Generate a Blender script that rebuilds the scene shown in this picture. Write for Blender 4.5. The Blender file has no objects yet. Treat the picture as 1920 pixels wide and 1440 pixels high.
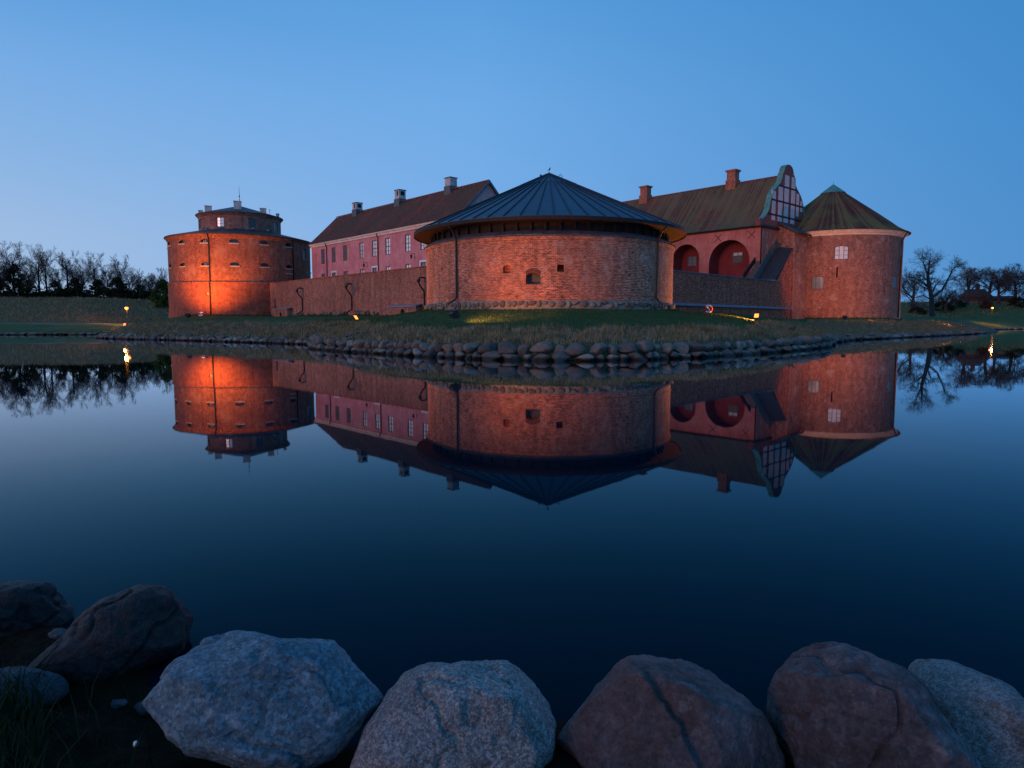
import bpy, math, random
import numpy as np
from mathutils import Vector, Matrix

random.seed(7)
rng = np.random.default_rng(7)
SC = bpy.context.scene
COL = SC.collection
R_ = math.radians

# ------------------------------------------------------------------ camera
cam_d = bpy.data.cameras.new('camera')
cam = bpy.data.objects.new('camera', cam_d)
COL.objects.link(cam)
cam_d.sensor_width = 36.0
cam_d.lens = 1250.0 / 1920.0 * 36.0
cam_d.clip_start = 0.05
cam_d.clip_end = 6000
cam.location = (0, 0, 1.75)
PITCH = math.atan(114.0 / 1250.0)
cam.rotation_euler = (math.pi / 2 - PITCH, 0, 0)
SC.camera = cam

# ------------------------------------------------------------------ exposure
SC.view_settings.view_transform = 'Standard'
SC.view_settings.look = 'None'
SC.view_settings.exposure = 0.0
SC.view_settings.gamma = 1.0
SC.view_settings.use_curve_mapping = False
SC.cycles.use_denoising = True
SC.cycles.denoising_prefilter = 'NONE'
SC.cycles.max_bounces = 6
SC.cycles.diffuse_bounces = 2
SC.cycles.glossy_bounces = 3
SC.cycles.transparent_max_bounces = 6
SC.cycles.sample_clamp_indirect = 4.0

# ------------------------------------------------------------------ world: clear sky some time after sunset
W = bpy.data.worlds.new('World')
SC.world = W
W.use_nodes = True
wt = W.node_tree
for n in list(wt.nodes):
    wt.nodes.remove(n)


def wn(t, **k):
    n = wt.nodes.new(t)
    for a, v in k.items():
        setattr(n, a, v)
    return n


w_out = wn('ShaderNodeOutputWorld')
w_bg = wn('ShaderNodeBackground')
w_bg.inputs['Strength'].default_value = 1.0
wt.links.new(w_bg.outputs[0], w_out.inputs[0])
w_tc = wn('ShaderNodeTexCoord')
w_sep = wn('ShaderNodeSeparateXYZ')
wt.links.new(w_tc.outputs['Generated'], w_sep.inputs[0])


def sky_ramp(stops):
    r = wn('ShaderNodeValToRGB')
    r.color_ramp.interpolation = 'B_SPLINE' if False else 'LINEAR'
    els = r.color_ramp.elements
    while len(els) < len(stops):
        els.new(0.5)
    for e, (p, c) in zip(els, stops):
        e.position = p
        e.color = (*c, 1)
    wt.links.new(w_sep.outputs['Z'], r.inputs[0])
    return r


# afterglow side (west, at the left), 37 degrees left of view, straight ahead, 37 degrees right
SK_G = sky_ramp([(0.0, (.70, .50, .50)), (.12, (.56, .56, .68)), (.3, (.27, .44, .72)), (.5, (.12, .31, .63)), (1, (.035, .16, .42))])
SK_L = sky_ramp([(0.0, (.375, .53, .765)), (.11, (.337, .503, .765)), (.2, (.25, .455, .77)), (.3, (.178, .405, .775)), (.38, (.112, .34, .71)), (1, (.03, .15, .42))])
SK_M = sky_ramp([(0.0, (.215, .42, .755)), (.12, (.20, .425, .79)), (.2, (.18, .415, .80)), (.3, (.155, .40, .785)), (.42, (.105, .342, .73)), (1, (.03, .15, .42))])
SK_R = sky_ramp([(0.0, (.092, .285, .61)), (.11, (.080, .278, .61)), (.25, (.062, .265, .61)), (.42, (.044, .238, .575)), (1, (.025, .14, .40))])
# horizontal heading, 1 towards the afterglow, -1 away from it
w_h = wn('ShaderNodeVectorMath', operation='MULTIPLY')
wt.links.new(w_tc.outputs['Generated'], w_h.inputs[0])
w_h.inputs[1].default_value = (1, 1, 0)
w_nrm = wn('ShaderNodeVectorMath', operation='NORMALIZE')
wt.links.new(w_h.outputs[0], w_nrm.inputs[0])
w_dot = wn('ShaderNodeVectorMath', operation='DOT_PRODUCT')
wt.links.new(w_nrm.outputs[0], w_dot.inputs[0])
w_dot.inputs[1].default_value = (-1, 0, 0)


def w_map(a, b):
    m = wn('ShaderNodeMapRange')
    m.interpolation_type = 'LINEAR'
    m.inputs['From Min'].default_value = a
    m.inputs['From Max'].default_value = b
    wt.links.new(w_dot.outputs['Value'], m.inputs['Value'])
    return m


def w_mix(f, a, b):
    m = wn('ShaderNodeMix', data_type='RGBA')
    wt.links.new(f.outputs[0], m.inputs[0])
    wt.links.new(a, m.inputs[6])
    wt.links.new(b, m.inputs[7])
    return m.outputs[2]


w1 = w_mix(w_map(-.6, 0.05), SK_R.outputs[0], SK_M.outputs[0])
w2 = w_mix(w_map(0.05, .6), w1, SK_L.outputs[0])
w3 = w_mix(w_map(.6, 1.0), w2, SK_G.outputs[0])
wt.links.new(w3, w_bg.inputs['Color'])

# ------------------------------------------------------------------ last warm glow from the west (left, behind the camera)
sun_d = bpy.data.lights.new('sun', 'SUN')
sun_d.energy = 0.76
sun_d.color = (1.0, .43, .33)
sun_d.angle = R_(25)
sun = bpy.data.objects.new('sun', sun_d)
COL.objects.link(sun)
sun_dir = Vector((.75, .66, -.10)).normalized()          # travel direction of the light
sun.rotation_euler = sun_dir.to_track_quat('-Z', 'Y').to_euler()
sun.location = (-80, -60, 40)

# ================================================================== helpers


def mesh(name, V, F, mats=None, uv=None, smooth=False, midx=None):
    me = bpy.data.meshes.new(name)
    me.from_pydata([tuple(v) for v in V], [], F)
    for m in (mats if isinstance(mats, (list, tuple)) else [mats]):
        if m:
            me.materials.append(m)
    if uv is not None:
        l = me.uv_layers.new(name='UVMap')
        l.data.foreach_set('uv', np.asarray(uv, dtype=np.float32).ravel())
    if midx is not None:
        me.polygons.foreach_set('material_index', np.asarray(midx, dtype=np.int32))
    if smooth:
        me.polygons.foreach_set('use_smooth', np.ones(len(me.polygons), dtype=bool))
    me.update()
    return me


def np_mesh(name, V, tri, mat, smooth=False):
    """fast mesh from numpy vertex and face arrays"""
    V = np.asarray(V, dtype=np.float32)
    tri = np.asarray(tri, dtype=np.int32)
    n = tri.shape[1]
    me = bpy.data.meshes.new(name)
    me.vertices.add(len(V))
    me.vertices.foreach_set('co', V.ravel())
    me.loops.add(tri.size)
    me.loops.foreach_set('vertex_index', tri.ravel())
    me.polygons.add(len(tri))
    me.polygons.foreach_set('loop_start', np.arange(0, tri.size, n, dtype=np.int32))
    if smooth:
        me.polygons.foreach_set('use_smooth', np.ones(len(tri), dtype=bool))
    me.update(calc_edges=True)
    me.validate()
    if mat:
        me.materials.append(mat)
    return me


def link(name, me, parent=None, world=True):
    """me given in world coordinates unless world is False; the child is shifted back by its parent's place"""
    o = bpy.data.objects.new(name, me)
    COL.objects.link(o)
    if parent is not None:
        o.parent = parent
        if world and parent.parent is None:
            o.location = -Vector(parent.location)
    return o


def thing(name, label, cat, loc=(0, 0, 0), group=None, rz=0.0):
    o = bpy.data.objects.new(name, None)
    o.empty_display_size = .3
    COL.objects.link(o)
    o.location = loc
    o.rotation_euler = (0, 0, rz)
    o['label'] = label
    o['category'] = cat
    if group:
        o['group'] = group
    return o


def tag(o, label, cat, group=None):
    o['label'] = label
    o['category'] = cat
    if group:
        o['group'] = group
    return o


def copy_thing(root, loc, rz, label):
    r = root.copy()
    COL.objects.link(r)
    r.location = loc
    r.rotation_euler = (0, 0, rz)
    r['label'] = label
    for ch in list(root.children):
        c = ch.copy()
        COL.objects.link(c)
        c.parent = r
        for g in list(ch.children):
            d = g.copy()
            COL.objects.link(d)
            d.parent = c
    return r


class MB:
    def __init__(self):
        self.V, self.F, self.U, self.M = [], [], [], []

    def face(self, pts, uv=None, m=0):
        i = len(self.V)
        self.V += [tuple(p) for p in pts]
        self.F.append(tuple(range(i, i + len(pts))))
        self.U += uv if uv else [(0, 0)] * len(pts)
        self.M.append(m)

    def box8(self, P, m=0):
        for q in ((0, 3, 2, 1), (4, 5, 6, 7), (0, 1, 5, 4), (1, 2, 6, 5), (2, 3, 7, 6), (3, 0, 4, 7)):
            pts = [P[k] for k in q]
            a = Vector(pts[1]) - Vector(pts[0])
            b = Vector(pts[3]) - Vector(pts[0])
            self.face(pts, [(0, 0), (a.length, 0), (a.length, b.length), (0, b.length)], m)

    def bmap(self, f, u0, u1, z0, z1, d0, d1, m=0):
        """a box in wall coordinates (along, up, inward)"""
        P = [f(u0, z0, d0), f(u1, z0, d0), f(u1, z0, d1), f(u0, z0, d1), f(u0, z1, d0), f(u1, z1, d0), f(u1, z1, d1), f(u0, z1, d1)]
        self.box8(P, m)

    def box(self, c, s, rz=0, m=0):
        x, y, z = s[0] / 2, s[1] / 2, s[2] / 2
        cs, sn = math.cos(rz), math.sin(rz)
        P = []
        for (a, b, d) in ((-x, -y, -z), (x, -y, -z), (x, y, -z), (-x, y, -z), (-x, -y, z), (x, -y, z), (x, y, z), (-x, y, z)):
            P.append((c[0] + a * cs - b * sn, c[1] + a * sn + b * cs, c[2] + d))
        self.box8(P, m)

    def tube(self, pts, r, n=8, cap=True):
        pts = [Vector(p) for p in pts]
        rs = r if isinstance(r, (list, tuple)) else [r] * len(pts)
        base = len(self.V)
        for i, p in enumerate(pts):
            t = (pts[min(i + 1, len(pts) - 1)] - pts[max(i - 1, 0)]).normalized()
            a = t.orthogonal().normalized() if i == 0 else (a - t * a.dot(t)).normalized()
            b = t.cross(a)
            for k in range(n):
                an = 2 * math.pi * k / n
                self.V.append(tuple(p + (a * math.cos(an) + b * math.sin(an)) * rs[i]))
        for i in range(len(pts) - 1):
            for k in range(n):
                k2 = (k + 1) % n
                self.F.append((base + i * n + k, base + i * n + k2, base + (i + 1) * n + k2, base + (i + 1) * n + k))
                self.U += [(0, 0)] * 4
                self.M.append(0)
        if cap:
            for e in (0, len(pts) - 1):
                self.F.append(tuple(base + e * n + k for k in (range(n) if e else range(n - 1, -1, -1))))
                self.U += [(0, 0)] * n
                self.M.append(0)

    def lathe(self, prof, c=(0, 0), n=48, a0=0, a1=2 * math.pi, m=0, cols=None):
        for i in range(n):
            t0, t1 = a0 + (a1 - a0) * i / n, a0 + (a1 - a0) * (i + 1) / n
            for (r0, z0), (r1, z1) in zip(prof[:-1], prof[1:]):
                P = [(c[0] + r0 * math.cos(t0), c[1] + r0 * math.sin(t0), z0), (c[0] + r0 * math.cos(t1), c[1] + r0 * math.sin(t1), z0),
                     (c[0] + r1 * math.cos(t1), c[1] + r1 * math.sin(t1), z1), (c[0] + r1 * math.cos(t0), c[1] + r1 * math.sin(t0), z1)]
                rm = max(r0, r1)
                uv = [(t0 * rm, z0), (t1 * rm, z0), (t1 * rm, z1), (t0 * rm, z1)]
                if r1 < 1e-4:
                    self.face(P[:3], uv[:3], m)
                elif r0 < 1e-4:
                    self.face([P[0], P[2], P[3]], [uv[0], uv[2], uv[3]], m)
                else:
                    self.face(P, uv, m)

    def mesh(self, name, mats, smooth=False):
        return mesh(name, self.V, self.F, mats, self.U, smooth, self.M)

    def build(self, name, mats, parent=None, smooth=False, world=True):
        return link(name, self.mesh(name, mats, smooth), parent, world)


def weld(me, dist=1e-4):
    import bmesh
    bm = bmesh.new()
    bm.from_mesh(me)
    bmesh.ops.remove_doubles(bm, verts=bm.verts, dist=dist)
    bm.to_mesh(me)
    bm.free()
    return me


# ---------------------------------------------------------------- procedural noise (numpy)
_perm = np.random.default_rng(3).random(4096)


def _h(ix, iy, iz):
    n = (ix * 73856093) ^ (iy * 19349663) ^ (iz * 83492791)
    return _perm[np.abs(n) % 4096]


def vnoise(P):
    P = np.asarray(P, dtype=np.float64)
    i = np.floor(P).astype(np.int64)
    f = P - i
    f = f * f * (3 - 2 * f)
    r = 0
    for dx in (0, 1):
        for dy in (0, 1):
            for dz in (0, 1):
                w = (f[:, 0] if dx else 1 - f[:, 0]) * (f[:, 1] if dy else 1 - f[:, 1]) * (f[:, 2] if dz else 1 - f[:, 2])
                r = r + w * _h(i[:, 0] + dx, i[:, 1] + dy, i[:, 2] + dz)
    return r * 2 - 1


def fbm(P, o=4, g=.5):
    P = np.asarray(P, dtype=np.float64)
    r, a, s = 0, 1.0, 0
    for k in range(o):
        r = r + a * vnoise(P * (2 ** k) + 17.3 * k)
        s += a
        a *= g
    return r / s


# ================================================================== materials


def new_mat(name):
    m = bpy.data.materials.new(name)
    m.use_nodes = True
    t = m.node_tree
    for n in list(t.nodes):
        t.nodes.remove(n)
    out = t.nodes.new('ShaderNodeOutputMaterial')
    b = t.nodes.new('ShaderNodeBsdfPrincipled')
    t.links.new(b.outputs[0], out.inputs[0])
    return m, t, b, out


def N(t, ty, **k):
    n = t.nodes.new(ty)
    for a, v in k.items():
        setattr(n, a, v)
    return n


def L(t, a, b):
    t.links.new(a, b)


def noise(t, vec, scale, detail=4, rough=.55, dim='3D'):
    n = N(t, 'ShaderNodeTexNoise')
    n.inputs['Scale'].default_value = scale
    n.inputs['Detail'].default_value = detail
    n.inputs['Roughness'].default_value = rough
    if vec is not None:
        L(t, vec, n.inputs['Vector'])
    return n.outputs['Fac']


def ramp(t, fac, stops):
    r = N(t, 'ShaderNodeValToRGB')
    els = r.color_ramp.elements
    while len(els) < len(stops):
        els.new(.5)
    for e, (p, c) in zip(els, stops):
        e.position = p
        e.color = (*c, 1) if isinstance(c, tuple) else (c, c, c, 1)
    L(t, fac, r.inputs[0])
    return r.outputs[0]


def mixc(t, f, a, b, mode='MIX'):
    m = N(t, 'ShaderNodeMix', data_type='RGBA', blend_type=mode)
    if isinstance(f, (int, float)):
        m.inputs[0].default_value = f
    else:
        L(t, f, m.inputs[0])
    for s, v in ((6, a), (7, b)):
        if isinstance(v, tuple):
            m.inputs[s].default_value = (*v, 1)
        else:
            L(t, v, m.inputs[s])
    return m.outputs[2]


def bump(t, b, h, strength=.3, dist=.02, prev=None):
    n = N(t, 'ShaderNodeBump')
    n.inputs['Strength'].default_value = strength
    n.inputs['Distance'].default_value = dist
    L(t, h, n.inputs['Height'])
    if prev is not None:
        L(t, prev, n.inputs['Normal'])
    L(t, n.outputs[0], b.inputs['Normal'])
    return n.outputs[0]


def coords(t, kind='Object'):
    return N(t, 'ShaderNodeTexCoord').outputs[kind]


def geo_pos(t):
    return N(t, 'ShaderNodeNewGeometry').outputs['Position']


def plain(name, col, rough=.6, var=.25, scale=4.0, bstr=.15, metal=0.0, bdist=.01):
    m, t, b, o = new_mat(name)
    p = geo_pos(t)
    f = noise(t, p, scale, 5)
    c = ramp(t, f, [(.3, tuple(v * (1 - var) for v in col)), (.7, tuple(v * (1 + var) for v in col))])
    L(t, c, b.inputs['Base Color'])
    b.inputs['Roughness'].default_value = rough
    b.inputs['Metallic'].default_value = metal
    if bstr:
        bump(t, b, noise(t, p, scale * 6, 4), bstr, bdist)
    return m


def brick(name, c1, c2, mortar, bw=.27, bh=.098, ms=.014, lime=.3, patch=None, repair=.0, stain=.35, bstr=.5, plastered=0.0, headers=None):
    """brickwork in metres on the UV map; patches of repair, lime bloom and damp stain"""
    m, t, b, o = new_mat(name)
    uv = N(t, 'ShaderNodeUVMap').outputs[0]
    p = geo_pos(t)
    # slightly wavering courses
    wob = N(t, 'ShaderNodeTexNoise')
    wob.inputs['Scale'].default_value = .6
    L(t, p, wob.inputs['Vector'])
    sub = N(t, 'ShaderNodeVectorMath', operation='MULTIPLY_ADD')
    L(t, wob.outputs['Color'], sub.inputs[0])
    sub.inputs[1].default_value = (.02, .06, 0)
    L(t, uv, sub.inputs[2])
    br = N(t, 'ShaderNodeTexBrick')
    br.inputs['Scale'].default_value = 1.0
    br.inputs['Brick Width'].default_value = bw
    br.inputs['Row Height'].default_value = bh
    br.inputs['Mortar Size'].default_value = ms
    br.inputs['Mortar Smooth'].default_value = .25
    br.inputs['Bias'].default_value = -.1
    br.inputs['Color1'].default_value = (*c1, 1)
    br.inputs['Color2'].default_value = (*c2, 1)
    br.inputs['Mortar'].default_value = (*mortar, 1)
    L(t, sub.outputs[0], br.inputs['Vector'])
    col = br.outputs['Color']
    # each brick a little different: coarse cell noise stretched along the course
    mp = N(t, 'ShaderNodeMapping')
    mp.inputs['Scale'].default_value = (1 / bw, 1 / bh, 1)
    L(t, sub.outputs[0], mp.inputs[0])
    bn = noise(t, mp.outputs[0], .9, 1)
    col = mixc(t, .75, col, ramp(t, bn, [(.30, (.22, .19, .21)), (.48, (.95, .95, .95)), (.70, (1.7, 1.5, 1.4))]), 'MULTIPLY')
    if repair:
        rn = noise(t, p, .23, 3, .6)
        rf = ramp(t, rn, [(.44, 0.0), (.52, repair)])
        avg = tuple((c1[i] * .5 + c2[i] * .2 + mortar[i] * .3) for i in range(3))
        fine = noise(t, p, 5.0, 3)
        avgc = mixc(t, fine, tuple(v * .75 for v in avg), tuple(v * 1.25 for v in avg))
        col = mixc(t, rf, col, avgc)
    if plastered:
        col = mixc(t, plastered, col, tuple((c1[i] * .7 + c2[i] * .3) for i in range(3)))
    col = mixc(t, .7, col, ramp(t, noise(t, p, 1.7, 7, .72), [(.33, (.48, .45, .45)), (.5, (1, 1, 1)), (.66, (1.55, 1.42, 1.36))]), 'MULTIPLY')
    if lime:
        ln = noise(t, p, .7, 6, .7)
        col = mixc(t, ramp(t, ln, [(.55, 0.0), (.68, lime)]), col, (.60, .42, .35))
        l2 = noise(t, mp.outputs[0], .55, 2)
        col = mixc(t, ramp(t, l2, [(.68, 0.0), (.73, lime * 1.3)]), col, (.6, .5, .46))
    sn = noise(t, p, .16, 4)
    col = mixc(t, stain, col, ramp(t, sn, [(.35, (.55, .52, .55)), (.6, (1, 1, 1))]), 'MULTIPLY')
    ms_ = N(t, 'ShaderNodeMapping')
    ms_.inputs['Scale'].default_value = (1.6, .10, 1)
    L(t, uv, ms_.inputs[0])
    col = mixc(t, .6, col, ramp(t, noise(t, ms_.outputs[0], 1.0, 5, .6), [(.34, (.62, .58, .58)), (.52, (1, 1, 1)), (.7, (1.2, 1.15, 1.12))]), 'MULTIPLY')
    if patch:
        pn = noise(t, p, .35, 2)
        col = mixc(t, ramp(t, pn, [(.6, 0.0), (.68, .5)]), col, patch)
    L(t, col, b.inputs['Base Color'])
    b.inputs['Roughness'].default_value = .88
    h = ramp(t, br.outputs['Fac'], [(0, 1.0), (1, 0.0)])
    hm = N(t, 'ShaderNodeMath', operation='MULTIPLY_ADD')
    L(t, noise(t, p, 9, 4), hm.inputs[0])
    hm.inputs[1].default_value = .7
    L(t, h, hm.inputs[2])
    bump(t, b, hm.outputs[0], bstr, .02)
    return m


def tiles(name, a, b_, moss, mossy=.5, rowh=.33, per=.22, rows=True, streak=.6):
    """clay roof tiles, UV in metres (u across, v up the slope)"""
    m, t, b, o = new_mat(name)
    uv = N(t, 'ShaderNodeUVMap').outputs[0]
    p = geo_pos(t)
    mp = N(t, 'ShaderNodeMapping')
    mp.inputs['Scale'].default_value = (1 / per, 1 / rowh, 1)
    L(t, uv, mp.inputs[0])
    fl = N(t, 'ShaderNodeVectorMath', operation='FLOOR')
    L(t, mp.outputs[0], fl.inputs[0])
    wnz = N(t, 'ShaderNodeTexWhiteNoise', noise_dimensions='2D')
    L(t, fl.outputs[0], wnz.inputs['Vector'])
    colr = N(t, 'ShaderNodeSeparateXYZ')
    L(t, fl.outputs[0], colr.inputs[0])
    w1 = N(t, 'ShaderNodeTexWhiteNoise', noise_dimensions='1D')
    L(t, colr.outputs['X'], w1.inputs['W'])
    c = mixc(t, wnz.outputs['Value'], a, b_)
    c = mixc(t, streak, c, ramp(t, w1.outputs['Value'], [(0, (.42, .42, .42)), (1, (1.5, 1.42, 1.35))]), 'MULTIPLY')
    mpb = N(t, 'ShaderNodeMapping')
    mpb.inputs['Scale'].default_value = (.35, .09, 1)
    L(t, uv, mpb.inputs[0])
    c = mixc(t, .8, c, ramp(t, noise(t, mpb.outputs[0], 1.3, 5, .65), [(.33, (.55, .58, .6)), (.5, (.9, .9, .9)), (.68, (1.55, 1.2, 1.05))]), 'MULTIPLY')
    mn = noise(t, p, .22, 5, .6)
    mk = N(t, 'ShaderNodeMath', operation='MULTIPLY_ADD')
    L(t, w1.outputs['Value'], mk.inputs[0])
    mk.inputs[1].default_value = .22
    L(t, mn, mk.inputs[2])
    c = mixc(t, ramp(t, mk.outputs[0], [(.5, 0.0), (.68, mossy)]), c, moss)
    c = mixc(t, ramp(t, noise(t, p, 3.5, 5, .7), [(.6, 0.0), (.75, .35)]), c, (.28, .26, .22))
    L(t, c, b.inputs['Base Color'])
    b.inputs['Roughness'].default_value = .85
    fr = N(t, 'ShaderNodeVectorMath', operation='FRACTION')
    L(t, mp.outputs[0], fr.inputs[0])
    sp = N(t, 'ShaderNodeSeparateXYZ')
    L(t, fr.outputs[0], sp.inputs[0])
    ad = N(t, 'ShaderNodeMath', operation='MULTIPLY_ADD')
    L(t, wnz.outputs['Value'], ad.inputs[0])
    ad.inputs[1].default_value = .5
    L(t, sp.outputs['Y'], ad.inputs[2])
    bump(t, b, ad.outputs[0], .6, .04)
    return m


M = {}
M['brick_round'] = brick('brick_round', (.56, .15, .075), (.22, .05, .032), (.54, .30, .20), bw=.30, bh=.118, ms=.024, lime=.55, repair=.4, stain=.3, bstr=.3)
M['brick_left'] = brick('brick_left', (.42, .112, .056), (.26, .068, .038), (.36, .19, .125), lime=.22, stain=.45, repair=.55, patch=(.46, .2, .13), ms=.01)
M['brick_left_base'] = brick('brick_left_base', (.42, .105, .052), (.34, .085, .046), (.36, .14, .085), lime=.15, stain=.45, plastered=.6, ms=.008)
M['brick_wall'] = brick('brick_wall', (.46, .145, .082), (.26, .08, .052), (.42, .25, .175), lime=.3, stain=.45, repair=.35, ms=.014, bw=.26, bh=.1)
M['brick_dark'] = brick('brick_dark', (.52, .115, .058), (.36, .082, .044), (.40, .17, .105), lime=.08, stain=.35, bh=.16, bw=.5, ms=.018)
M['brick_right'] = brick('brick_right', (.42, .125, .072), (.25, .075, .05), (.40, .27, .21), lime=.6, stain=.4, repair=.45, ms=.014)
M['chimney_brick'] = brick('chimney_brick', (.58, .15, .07), (.40, .10, .05), (.33, .22, .17), lime=.1, stain=.3)


def plaster(name, c, dark, light, sc=.5, rl=.6):
    m, t, b, o = new_mat(name)
    p = geo_pos(t)
    n1 = noise(t, p, sc, 7, .68)
    n2 = noise(t, p, sc * 9, 5, .6)
    col = ramp(t, n1, [(.3, dark), (.5, c), (.72, light)])
    col = mixc(t, rl, col, ramp(t, n2, [(.3, (.78, .76, .78)), (.65, (1.12, 1.12, 1.12))]), 'MULTIPLY')
    # rain streaks
    mp = N(t, 'ShaderNodeMapping')
    mp.inputs['Scale'].default_value = (2.5, 2.5, .12)
    L(t, p, mp.inputs[0])
    col = mixc(t, .5, col, ramp(t, noise(t, mp.outputs[0], 1, 4), [(.35, (.75, .72, .72)), (.6, (1, 1, 1))]), 'MULTIPLY')
    L(t, col, b.inputs['Base Color'])
    b.inputs['Roughness'].default_value = .9
    bump(t, b, n2, .25, .02)
    return m


M['pink'] = plaster('pink_plaster', (.76, .27, .27), (.60, .19, .20), (.86, .42, .41))
M['pink_gable'] = plaster('pink_gable_plaster', (.78, .38, .36), (.68, .30, .29), (.84, .5, .47))
M['red_plaster'] = plaster('red_plaster', (.66, .17, .125), (.52, .125, .09), (.74, .28, .20))
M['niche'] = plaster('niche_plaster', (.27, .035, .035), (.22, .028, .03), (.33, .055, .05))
M['white_plaster'] = plaster('white_plaster', (.88, .70, .58), (.78, .58, .46), (.92, .80, .70), 1.0)
M['chimney_white'] = plaster('chimney_white', (.55, .50, .47), (.30, .27, .25), (.72, .68, .65), .9)
M['chimney_base'] = plain('chimney_lead', (.10, .105, .115), .6, .3, 3)
M['tile_pink'] = tiles('roof_tile_brown', (.21, .050, .024), (.080, .034, .020), (.060, .050, .020), .6, streak=.25)
M['tile_red'] = tiles('roof_tile_moss', (.20, .080, .046), (.115, .060, .036), (.135, .125, .050), .65, per=.24, streak=.55)
M['tile_tower'] = tiles('roof_tile_tower', (.21, .075, .042), (.105, .055, .033), (.135, .138, .042), .75, per=.42, streak=1.0)
M['slate'] = plain('slate_roof', (.042, .040, .042), .55, .35, 2.0, .3)
M['lead'] = plain('lead_ledge', (.22, .235, .29), .5, .25, 2.0, .1)
M['coping'] = plain('slate_coping', (.10, .105, .125), .6, .4, 1.7, .2)
M['timber'] = plain('dark_timber', (.016, .009, .007), .75, .35, 3.0, .3)  # colour darkened to hold the shadow band under the eave
M['timber_panel'] = plain('timber_panel', (.022, .009, .006), .75, .4, 2.2, .3)  # eave shadow put into the panel colour as well
M['soffit'] = plain('soffit_boards', (.085, .034, .012), .7, .3, 2.0, .2)
M['black'] = plain('black_iron', (.014, .014, .016), .5, .3, 8, .05)
M['black_pipe'] = plain('black_pipe', (.022, .016, .016), .5, .3, 3, .05)
M['frame'] = plain('window_frame_grey', (.075, .085, .08), .6, .2, 6, .05)
M['frame_green'] = plain('window_frame_dark', (.05, .07, .075), .55, .2, 6, .05)
M['shutter'] = plain('grey_shutter', (.13, .12, .105), .7, .2, 3, .1)
M['sill'] = plain('pale_sill', (.58, .47, .42), .8, .15, 4, .1)
M['copper'] = plain('verdigris_copper', (.10, .27, .225), .6, .35, 2.0, .1)
M['white_panel'] = plaster('white_infill', (.74, .58, .56), (.62, .46, .45), (.82, .68, .66), 1.2)
M['gable_frame'] = plain('red_gable_frame', (.25, .065, .05), .8, .25, 3, .2)
M['mortar'] = plain('pale_mortar', (.27, .225, .18), .95, .3, 2.5, .5)
M['wood_grey'] = plain('weathered_wood', (.12, .10, .09), .8, .3, 5, .2)
M['red_paint'] = plain('red_paint', (.55, .03, .03), .5, .1, 5, 0)
M['white_paint'] = plain('white_paint', (.88, .84, .8), .5, .08, 5, 0)
M['void'] = plain('dark_opening', (.02, .018, .018), .9, .2, 4, 0)
M['grey_render'] = plain('grey_render', (.33, .29, .26), .9, .2, 3, .1)


def glass_mat(name, col, rough=.12, coat=1.0, ior=1.5):
    m, t, b, o = new_mat(name)
    p = geo_pos(t)
    c = ramp(t, noise(t, p, 2.2, 2), [(.35, tuple(v * .8 for v in col)), (.65, col)])
    L(t, c, b.inputs['Base Color'])
    b.inputs['Roughness'].default_value = .5
    b.inputs['Coat Weight'].default_value = coat
    b.inputs['Coat Roughness'].default_value = rough
    b.inputs['Coat IOR'].default_value = ior
    bump(t, b, noise(t, p, 3.0, 2), .05, .02)
    return m


M['pane_white'] = glass_mat('pane_white_blind_sky', (.88, .88, .86), .12, 1.0, 2.8)  # white blinds, with bright sky reflection also put into the pane colour
M['pane_cream'] = glass_mat('pane_cream_blind', (.92, .80, .72), .12, 1.0, 2.0)
M['pane_grey'] = glass_mat('pane_grey', (.22, .24, .25))
M['pane_dark'] = glass_mat('pane_dark', (.03, .04, .045))


def metal_roof():
    m, t, b, o = new_mat('dark_sheet_roof')
    p = geo_pos(t)
    oi = N(t, 'ShaderNodeObjectInfo')
    n1 = noise(t, p, 1.2, 5, .6)
    sp = N(t, 'ShaderNodeSeparateXYZ')
    L(t, p, sp.inputs[0])
    hz = N(t, 'ShaderNodeTexNoise', noise_dimensions='1D')
    hz.inputs['Scale'].default_value = 9.0
    hz.inputs['Detail'].default_value = 3
    L(t, sp.outputs['Z'], hz.inputs['W'])
    c = mixc(t, n1, (.016, .060, .100), (.036, .100, .150))
    c = mixc(t, .5, c, ramp(t, oi.outputs['Random'], [(0, (.8, .8, .8)), (1, (1.2, 1.2, 1.2))]), 'MULTIPLY')
    c = mixc(t, .45, c, ramp(t, hz.outputs['Fac'], [(.35, (.6, .6, .6)), (.65, (1.3, 1.3, 1.3))]), 'MULTIPLY')
    L(t, c, b.inputs['Base Color'])
    b.inputs['Roughness'].default_value = .55
    b.inputs['Specular IOR Level'].default_value = .45
    bump(t, b, hz.outputs['Fac'], .25, .02)
    return m


M['sheet_roof'] = metal_roof()


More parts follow.
